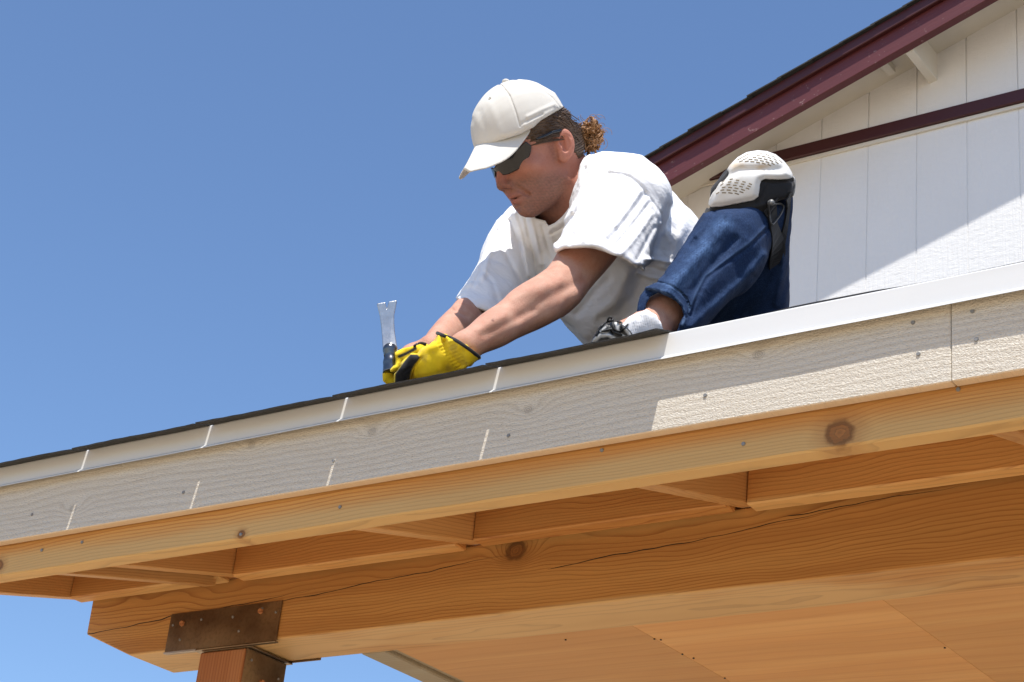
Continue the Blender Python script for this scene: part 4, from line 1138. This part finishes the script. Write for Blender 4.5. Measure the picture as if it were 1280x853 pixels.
bk2 = [at(991.5, 221, .35), at(993.5, 226, .35), at(992.5, 240, .35), at(989, 246, .35), at(988.5, 236, .35), at(990, 224, .35), at(991.5, 221, .35)]
tube_obj('side_clip', m_rivet, pad, [spline(bk2, 20)], [.0016], 8)

# ---- sock and shoe
SOCK = [(808, 386.5), (800, 390), (786, 397.5), (776, 407), (768, 432), (838, 440), (832, 415), (827, 405), (819, 394)]
def f_sock(p):
    d = chain(p, [at(828, 392, .140), at(812, 406, .115), at(776, 424, .08)], [.042, .045, .038], .02)
    near = d < .05
    if near.any():
        e = smax(d[near], outline(p[near], SOCK), .007); u = (p[near] @ nrm(at(812, 394, .12) - at(800, 412, .11)).astype(np.float32))
        v_ = p[near] @ MC[0].astype(np.float32)
        d[near] = e + .0006 * np.sin((v_ + .35 * u) * 1500) + .0012 * waves(p[near], 22, 30, 2)
    return d
lo, hi = bounds([at(828, 392, .14), at(776, 424, .08)], .06)
sculpt_obj('sock', f_sock, lo, hi, .0018, m_sock, man)
SHOE = [(738, 433), (740.5, 424), (744, 417), (750, 410), (757, 404.5), (764, 402), (772, 403), (779, 407), (785, 411), (790, 417), (794, 426), (795, 450), (738, 450)]
def f_shoe(p):
    d = chain(p, [at(800, 424, .09), at(770, 419, .07), at(750, 427, .055)], [.045, .042, .030], .02)
    near = d < .05
    if near.any():
        q = p[near]; e = smax(d[near], outline(q, SHOE), .006)
        e += .003 * stroke(q, [(760, 403), (765, 412), (768, 424)], 2.2) - .0025 * stroke(q, [(742, 425), (752, 418), (766, 420), (770, 428)], 2.2) - .002 * stroke(q, [(778, 408), (786, 415), (790, 424)], 2.0)
        d[near] = e
    return d
def c_shoe(v):
    p = v.astype(np.float32); base = np.tile(np.array([.016, .016, .017]), (len(p), 1))
    w_ = np.maximum.reduce([stroke(p, L, s) for L, s in (([(742, 427), (750, 420), (760, 419), (769, 424)], 2.4), ([(770.5, 404), (772, 409), (772, 415)], 2.4), ([(780, 411), (786, 417), (790, 425)], 1.8), ([(750, 414), (757, 409)], 1.3), ([(776, 418), (784, 423)], 1.5))])
    w_ = np.clip(w_ * 1.6 - .3, 0, 1)
    return base * (1 - w_[:, None]) + np.array([.62, .62, .60]) * w_[:, None]
lo, hi = bounds([at(800, 424, .09), at(750, 427, .055)], .06)
shoe = sculpt_obj('shoe', f_shoe, lo, hi, .0018, m_shoe, man, c_shoe)
laces = []
for L in ([(746, 421), (751, 411), (758, 405), (766, 402.5)], [(766, 402), (768, 411), (775, 415), (781, 410)], [(760, 404), (763, 398.5), (766, 403)], [(764, 411), (770, 416), (778, 419)], [(752, 416), (760, 413), (768, 412)], [(771, 404), (777, 406), (776, 413)]):
    laces.append(on_surface(f_shoe, L, 12, .0025))
a_ = hit(f_shoe, 775, 415)[0]
laces.append(spline([a_ + MC[0] * .0, a_ + MC[0] * .006 - MC[1] * .006 - MC[2] * .008, at(786, 404.5, .062)], 10))
tube_obj('laces', m_lace, shoe, laces, [.0016] * len(laces), 6)
def f_shoe_r(p): return chain(p, [AR + np.array([.03, -.01, -.01]), AR * .5 + TR * .5, TR + np.array([.03, -.01, 0])], [.045, .044, .036], .02)
lo, hi = bounds([AR, TR], .08)
sculpt_obj('shoe', f_shoe_r, lo, hi, .004, m_shoe, man, lambda v: np.tile(np.array([.016, .016, .017]), (len(v), 1)))

# ---- gloves
GL = [(546.5, 416.5), (543.5, 427), (535, 432), (527, 436.5), (522, 443), (513, 443.2), (506.5, 450), (500, 459.5), (494, 467.5), (493, 478), (500, 490), (545, 490), (584, 478), (580.5, 462), (582.5, 457), (588, 455.5), (594, 452), (600, 447.8), (590, 439), (576, 428.6), (560, 421.5)]
BLK = [(525.5, 447), (522, 443.4), (513, 443.2), (507, 450), (500, 459), (494, 467), (493.5, 479), (511.5, 479), (513, 468), (516.5, 459)]
def fingers(p, bases, dirs, rads):
    d = None
    for b, (d1, d2, d3), r in zip(bases, dirs, rads):
        a1 = b + d1; a2 = a1 + d2; a3 = a2 + d3
        e = chain(p, [b, a1, a2, a3], [r, r * .95, r * .9, r * .8], .004)
        d = e if d is None else smin(d, e, .004)
    return d
R_, D_, F_ = MC[0], MC[1], MC[2]
def f_glove_near(p):
    d = chain(p, [at(578, 437, .06), at(562, 445, .052), at(545, 452, .048), at(527, 457, .045)], [.036, .033, .042, .034], .02)
    d = smin(d, d_cone(p, at(566, 441, .045), at(590, 429, .05), .036, .058), .012)
    bs = [at(528, 452, .03) + F_ * .021 * i + D_ * .004 * i for i in range(4)]
    ds = [(R_ * -.022 + D_ * .012, R_ * -.004 + D_ * .024 , R_ * .014 + D_ * .012)] * 4
    d = smin(d, fingers(p, bs, ds, [.0105, .0115, .011, .0095]), .006)
    th = chain(p, [at(535, 452, .028), at(519, 452, .012), at(506, 462, .008), at(499, 474, .012)], [.016, .015, .0135, .011], .006)
    d = smin(d, th, .008)
    near = d < .05
    if near.any():
        q = p[near]; e = smax(d[near], outline(q, GL), .007)
        gath = np.zeros(len(q), np.float32)
        for i in range(9):
            a = i / 8.0; x0, y0 = 553 + 22 * a, 428 + 30 * a
            gath += stroke(q, [(x0 - 6, y0 + 3), (x0 + 9, y0 - 3)], 1.1)
        e += .0011 * gath + .005 * stroke(q, [(556, 427), (562, 442), (576, 456)], 3.2) - .003 * waves(q, 22, 40, 2) * 0.8
        e += .004 * stroke(q, [(527, 447), (518, 460), (513, 478)], 1.2) + .002 * stroke(q, [(505, 466), (512, 460), (518, 462)], 1.2)
        wr = at(598, 427, .075)
        inner = d_cone(q, at(585, 433, .062), at(612, 417, .085), .028, .036)
        d[near] = smax(e, -inner, .003)
    return d
def c_glove(v):
    p = v.astype(np.float32); px, py, t = pixels(p); base = np.tile(np.array([.78, .56, .015]), (len(p), 1))
    k = np.clip(.5 - poly2d(px, py, BLK) * .8, 0, 1) 
    base *= (1 + .08 * waves(p, 40, 41, 3))[:, None]
    dirt = np.clip(waves(p, 30, 47, 3) * 1.3 - .25, 0, 1)[:, None] * .45; base = base * (1 - dirt) + np.array([.36, .25, .05]) * dirt
    return base * (1 - k[:, None]) + np.array([.013, .013, .014]) * k[:, None]
lo, hi = bounds([at(590, 430, .07), at(500, 470, .02), at(520, 475, .1)], .06)
gl = sculpt_obj('glove', f_glove_near, lo, hi, .0018, m_glove, man, c_glove, label='near yellow work glove with a black thumb')
tr = on_surface(f_glove_near, [(547, 417.5), (556, 420.8), (566, 424.5), (576, 429.6), (586, 436.8), (594, 443.2), (598.6, 447.4)], 22, .0012)
tube_obj('cuff_trim', m_black, gl, [tr], [.0030], 8)
# far hand, gripping the handle behind the hammer head
GR = [(494, 441), (503, 436.5), (511, 434.5), (519, 432), (531, 429.5), (546, 436), (540, 462), (515, 476), (492, 486), (483, 484), (479.5, 477), (478.5, 464), (486, 462), (494, 456)]
def f_glove_far(p):
    d = chain(p, [at(533, 437, .122), at(516, 444, .10), at(503, 450, .085)], [.034, .036, .030], .02)
    b0 = at(500, 446, .075)
    bs = [b0 + F_ * .020 * i + R_ * .003 * i for i in range(4)]
    ds = [(R_ * -.018 + D_ * .012 - F_ * .006, R_ * -.004 + D_ * .022 - F_ * .003, R_ * .012 + D_ * .012)] * 4
    d = smin(d, fingers(p, bs, ds, [.0115, .012, .0115, .010]), .006)
    d = smin(d, chain(p, [at(508, 440, .09), at(498, 447, .062), at(492, 458, .052)], [.014, .0125, .010], .004), .006)
    near = d < .05
    if near.any(): 
        q = p[near]; d[near] = smax(d[near], outline(q, GR), .006) + .0015 * waves(q, 30, 43, 2)
    return d
def c_glove2(v):
    p = v.astype(np.float32); base = np.tile(np.array([.78, .56, .015]), (len(p), 1))
    k = np.clip(stroke(p, [(499, 446), (508, 442), (519, 436)], 2.6) * 1.8 - .4, 0, 1)
    return base * (1 - k[:, None]) + np.array([.013, .013, .014]) * k[:, None]
lo, hi = bounds([at(533, 437, .122), at(488, 470, .06), at(500, 446, .16)], .06)
gr = sculpt_obj('glove', f_glove_far, lo, hi, .0018, m_glove, man, c_glove2, label='far yellow work glove with a black strap')
tr = on_surface(f_glove_far, [(518.5, 433.4), (523, 431), (528, 430.4), (532, 431.6)], 10, .0015)
tube_obj('cuff_trim', m_black, gr, [tr], [.0026], 8)

# ---- cap
CROWN = [(585.3, 144), (587, 134), (593, 124.5), (602, 113), (613, 103.8), (621, 100), (631, 97.6), (642, 96.5), (650, 96.7), (658.5, 98), (672.5, 103.5), (684, 110.3), (693.6, 116.6), (700.7, 127), (704.4, 134.4), (698, 138), (691, 141), (677, 149.5), (667.5, 159), (652, 167), (630, 175), (607, 184.5), (593.5, 190), (589.3, 174), (586.3, 158)]
def f_crown(p):
    q = to_head(p)
    d = d_ell(q, (0, .012, .052), (.094, .128, .116))
    d = smax(d, .022 - q[:, 2] - .12 * q[:, 1], .004) * HS
    near = d < .04
    if near.any():
        w_ = p[near]; e = smax(d[near], outline(w_, CROWN), .012)
        e += .0022 * stroke(w_, [(617, 101), (628, 108), (637, 120), (644, 138), (650, 158)], 1.1) + .0012 * stroke(w_, [(617, 101), (640, 99), (668, 106), (690, 122), (700, 134)], 1.0)
        e -= .0016 * stroke(w_, [(657, 156), (672, 148), (690, 139)], 3.0) - .0016 * stroke(w_, [(652, 155), (664, 149), (678, 143)], 2.0) + .002 * stroke(w_, [(660, 146), (676, 138), (692, 131)], 2.6)
        e += .0012 * stroke(w_, [(600, 140), (606, 158), (612, 172)], 5) - .0012 * stroke(w_, [(612, 130), (620, 150), (626, 166)], 5) + .001 * stroke(w_, [(590, 150), (597, 168), (600, 180)], 4)
        e -= .0007 * waves(w_, 12, 50, 3)
        d[near] = e
    return d
lo, hi = bounds([H(0, 0, .06)], .16)
cap = sculpt_obj('cap', f_crown, lo, hi, .0026, m_cap, man, fine=True)
BILL = [(592.2, 186.2), (588, 195), (583.5, 204), (576.4, 216), (573.6, 221.5), (573.8, 223.8), (576, 224.8), (580, 222.6), (584, 218.6), (588, 215.4), (596, 213.4), (607, 211.2), (616, 208), (625.6, 204), (633, 199.8), (639.7, 194.6), (646, 188), (651.4, 181), (657, 173.5), (662, 166), (668.4, 153.5), (650.5, 157), (629, 164.6), (606, 175.5), (594, 182)]
def f_bill(p):
    q = to_head(p); l, f_, u = q[:, 0], q[:, 1], q[:, 2]
    top = .066 - .30 * (f_ - .12) - 8.2 * l * l - 60 * l ** 4
    d = np.abs(u - top) / 1.35 - .0030
    d = smax(d, np.maximum(.035 - f_, f_ - .215), .002) * HS
    near = d < .04
    if near.any(): d[near] = smax(d[near], outline(p[near], BILL), .0025)
    return d
lo, hi = bounds([H(0, .13, .03), H(.06, .08, .02), H(-.07, .1, .0)], .07)
bill = sculpt_obj('cap_bill', f_bill, lo, hi, .0016, m_cap, cap)
q, n_ = hit(f_crown, 617, 102.5)
bm = bmesh.new(); bmesh.ops.create_uvsphere(bm, u_segments=12, v_segments=8, radius=.0075); bmesh.ops.scale(bm, vec=(1, 1, .7), verts=bm.verts); me = bpy.data.meshes.new('cap_button'); bm.to_mesh(me); bm.free()
link('cap_button', me, m_cap, cap, Matrix.Translation(H(0, .012, .1655)))
q, n_ = hit(f_crown, 612.5, 123)
ey = []
t1 = nrm(np.cross(n_, MC[0])); t2 = np.cross(n_, t1)
for a in np.linspace(0, 2 * math.pi, 14): ey.append(q + n_ * .0006 + (t1 * math.cos(a) + t2 * math.sin(a)) * .0024)
tube_obj('eyelet', m_cap, cap, [np.array(ey)], [.0007], 6)

# ---- sunglasses
LENS1 = [(615.5, 212), (622, 205), (634, 196), (647, 185.5), (657, 177), (664.5, 182), (664, 189), (660, 201), (655, 206.5), (649, 211.5), (641, 215.5), (635, 218.4), (629, 219.2), (622, 216)]
LENS2 = [(603.5, 211.5), (606, 217), (610.3, 223), (614, 225.6), (617.8, 226.8), (619, 221), (619.5, 215), (616, 209.5)]
def f_lens(poly):
    def f(p):
        q = to_head(p); r_ = np.sqrt((q[:, 0] / .078) ** 2 + ((q[:, 1] + .006) / .116) ** 2)
        d = np.abs(r_ - 1.0) * .085 - .0014
        d = smax(d, np.maximum(.02 - q[:, 1], np.abs(q[:, 2] - .012) - .032), .002) * HS
        near = d < .04
        if near.any(): d[near] = smax(d[near], outline(p[near], poly), .001)
        return d
    return f
lo, hi = bounds([H(.06, .08, .015), H(-.06, .1, .015), H(0, .115, .01)], .04)
glasses = sculpt_obj('sunglasses', f_lens(LENS1), lo, hi, .0014, m_lens, man)
sculpt_obj('lens', f_lens(LENS2), lo, hi, .0014, m_lens, glasses)
tube_obj('temple', m_frame, glasses, [spline([H(.079, .052, .034), H(.0815, .03, .034), H(.083, .008, .0355), H(.083, -.012, .033)], 14)], [np.linspace(.0022, .0034, 14)], 8)
tube_obj('bridge', m_frame, glasses, [spline([H(.030, .106, .022), H(.012, .113, .020), H(-.012, .113, .020), H(-.032, .105, .022)], 12)], [.0022], 8)

# ---- hair
HAIR = [(664, 158), (677, 148), (691, 140), (704.2, 133.5), (708.5, 137), (712.6, 140.5), (714.2, 144.5), (713, 149), (719, 155), (726, 163), (731, 180), (729, 194), (724, 201), (717.5, 192), (713, 182), (710.5, 172), (708.5, 166), (704.5, 161.5), (698, 162), (693, 168), (690, 174.5), (684, 178.5), (676, 181.5), (668, 179), (659, 176.5), (655, 177)]
def f_hair(p):
    q = to_head(p)
    d = smin(d_ell(q, (0, -.012, .040), (.082, .104, .092)), d_ell(q, (0, -.06, -.02), (.060, .045, .06)), .03) * HS
    near = d < .04
    if near.any():
        w_ = p[near]; qq = q[near]; e = smax(d[near], outline(w_, HAIR), .004)
        px, py, t = pixels(w_)
        s = (py - 150) + .36 * (px - 690) + .004 * (px - 700) ** 2
        e += .0011 * np.sin(s * 1.9 + .6 * np.sin(px * .11)) + .0008 * np.sin(s * 3.7 + 1.3 + .8 * np.sin(px * .17))
        d[near] = e
    return d
lo, hi = bounds([H(0, -.01, .03)], .125)
hair = sculpt_obj('hair', f_hair, lo, hi, .0018, m_hair, man)
rs = np.random.default_rng(5); st, rad = [], []
for i in range(90):
    a = rs.uniform(0, 1); b = rs.uniform(0, 1)
    x0, y0 = 662 + 40 * a + rs.normal(0, 1), 176 - 38 * a + b * 10 - 3
    x1, y1 = 722 + rs.normal(0, 3), 160 + 22 * (b - .3) + rs.normal(0, 3)
    mid = (x0 * .5 + x1 * .5, y0 * .5 + y1 * .5 - 3 + rs.normal(0, 1.2))
    if x0 > 690 and y0 > 160: continue
    line = [(x0, y0), mid, (x1, y1)]
    L = on_surface(f_hair, line, 9, rs.uniform(.0, .0016))
    if np.linalg.norm(np.diff(L, axis=0), axis=1).max() > .03: continue
    st.append(L); rad.append(rs.uniform(.0005, .0011))
tube_obj('hair_strand', m_hair, hair, st, rad, 5, kind='stuff')
bc = H(.0, -.118, .018); bq = at(737, 168, bc[1])
st, rad = [], []
for i in range(190):
    u = rs.normal(size=3); u /= np.linalg.norm(u); r_ = rs.uniform(.2, 1) ** .6
    c = bq + (u[0] * .0195 * MC[0] + u[1] * .028 * MC[1] + u[2] * .020 * MC[2]) * r_
    v1 = nrm(rs.normal(size=3)); v2 = nrm(np.cross(v1, rs.normal(size=3))); rr = rs.uniform(.005, .011); tw = rs.uniform(1.6, 4.2)
    th = np.linspace(0, tw, 10); drift = nrm(rs.normal(size=3) * .6 + MC[1] * 1.2) * rs.uniform(.006, .020)
    core = c + rr * (np.cos(th)[:, None] * v1 + np.sin(th)[:, None] * v2) + drift * (th / tw)[:, None]
    for k in range(5):
        st.append(core + rs.normal(0, .0011, 3) + rs.normal(0, .0004, (10, 3))); rad.append(rs.uniform(.0005, .0011))
for i in range(36):   # stray wisps round the bun
    a = rs.uniform(-1.9, 1.2); c = bq + (math.cos(a) * .019 * MC[0] + math.sin(a) * .028 * MC[1]); rr = rs.uniform(.006, .012); s0 = rs.uniform(0, 6.28)
    th = np.linspace(0, rs.uniform(1.5, 3.6), 12)
    st.append(c + rr * (np.cos(th + s0)[:, None] * MC[0] + np.sin(th + s0)[:, None] * MC[1]) - rr * (math.cos(s0) * MC[0] + math.sin(s0) * MC[1]) + MC[2] * rs.normal(0, .01)); rad.append(.0004)
tube_obj('ponytail', m_curl, hair, st, rad, 5)

# ================================================================== HAMMER
HM = at(488, 446, .062)
hammer = thing('hammer', tuple(HM), 'steel claw hammer with its claw pointing up, held in yellow gloves at the roof edge', 'hammer')
WORLD['hammer'] = Matrix.Translation(HM)
CLAW = [(471.5, 380.2), (476, 379.2), (481.2, 378.4), (482.3, 383), (483.5, 389.5), (484.8, 383), (486.2, 377.6), (491, 376.8), (495.6, 376), (494.6, 383), (492.4, 393.5), (492.3, 404), (493, 415), (495.2, 430), (498, 441), (480, 444), (478.6, 433), (477.8, 420), (476.8, 408), (474.8, 394)]
def cc(p): 
    q = (p - HM.astype(np.float32)); return q @ MC[0].astype(np.float32), -(q @ MC[1].astype(np.float32)), q @ MC[2].astype(np.float32)
def f_claw(p):
    a, b, c = cc(p)
    bend = .62 * b - 1.6 * np.maximum(b, 0) ** 2
    th = .0068 - .055 * np.clip(b, 0, .09)
    d = np.abs(c - bend) - th * (1 - .25 * np.clip((np.abs(a) / .014), 0, 1))
    near = d < .05
    if near.any(): d[near] = smax(d[near], outline(p[near], CLAW) - .0006, .0014)
    d = smax(d, -.006 - b, .003)
    return d
lo, hi = bounds([HM], .03); hi = hi + np.array([.0, .0, .0]); lo2, hi2 = bounds([HM, at(484, 377, .05), at(484, 377, .12)], .035)
claw = sculpt_obj('claw', f_claw, lo2, hi2, .0012, m_forged, hammer)
hd = nrm(-MC[1] * -.86 - MC[2] * .42 + MC[0] * .06)      # the striking face looks down and out
def f_poll(p):
    d = chain(p, [HM + hd * -.012, HM + hd * .004, HM + hd * .010], [.0125, .0100, .0122], .003)
    b = d_cone(p, HM + hd * .010, HM + hd * .034, .0122, .0142)
    b = smax(b, (p - (HM + hd * .030)) @ hd.astype(np.float32), .0022)
    return smin(d, b, .003)
lo, hi = bounds([HM, HM + hd * .035], .03)
sculpt_obj('hammer_head', f_poll, lo, hi, .0013, m_polished, hammer)
hv = nrm(at(548, 441, .29) - HM)
tube_obj('handle', m_grip, hammer, [np.array([HM + hv * a for a in (-.008, .0, .03, .08, .15, .24, .30, .31)])], [np.array([.009, .011, .0115, .011, .0135, .0145, .0150, .010])], 12)
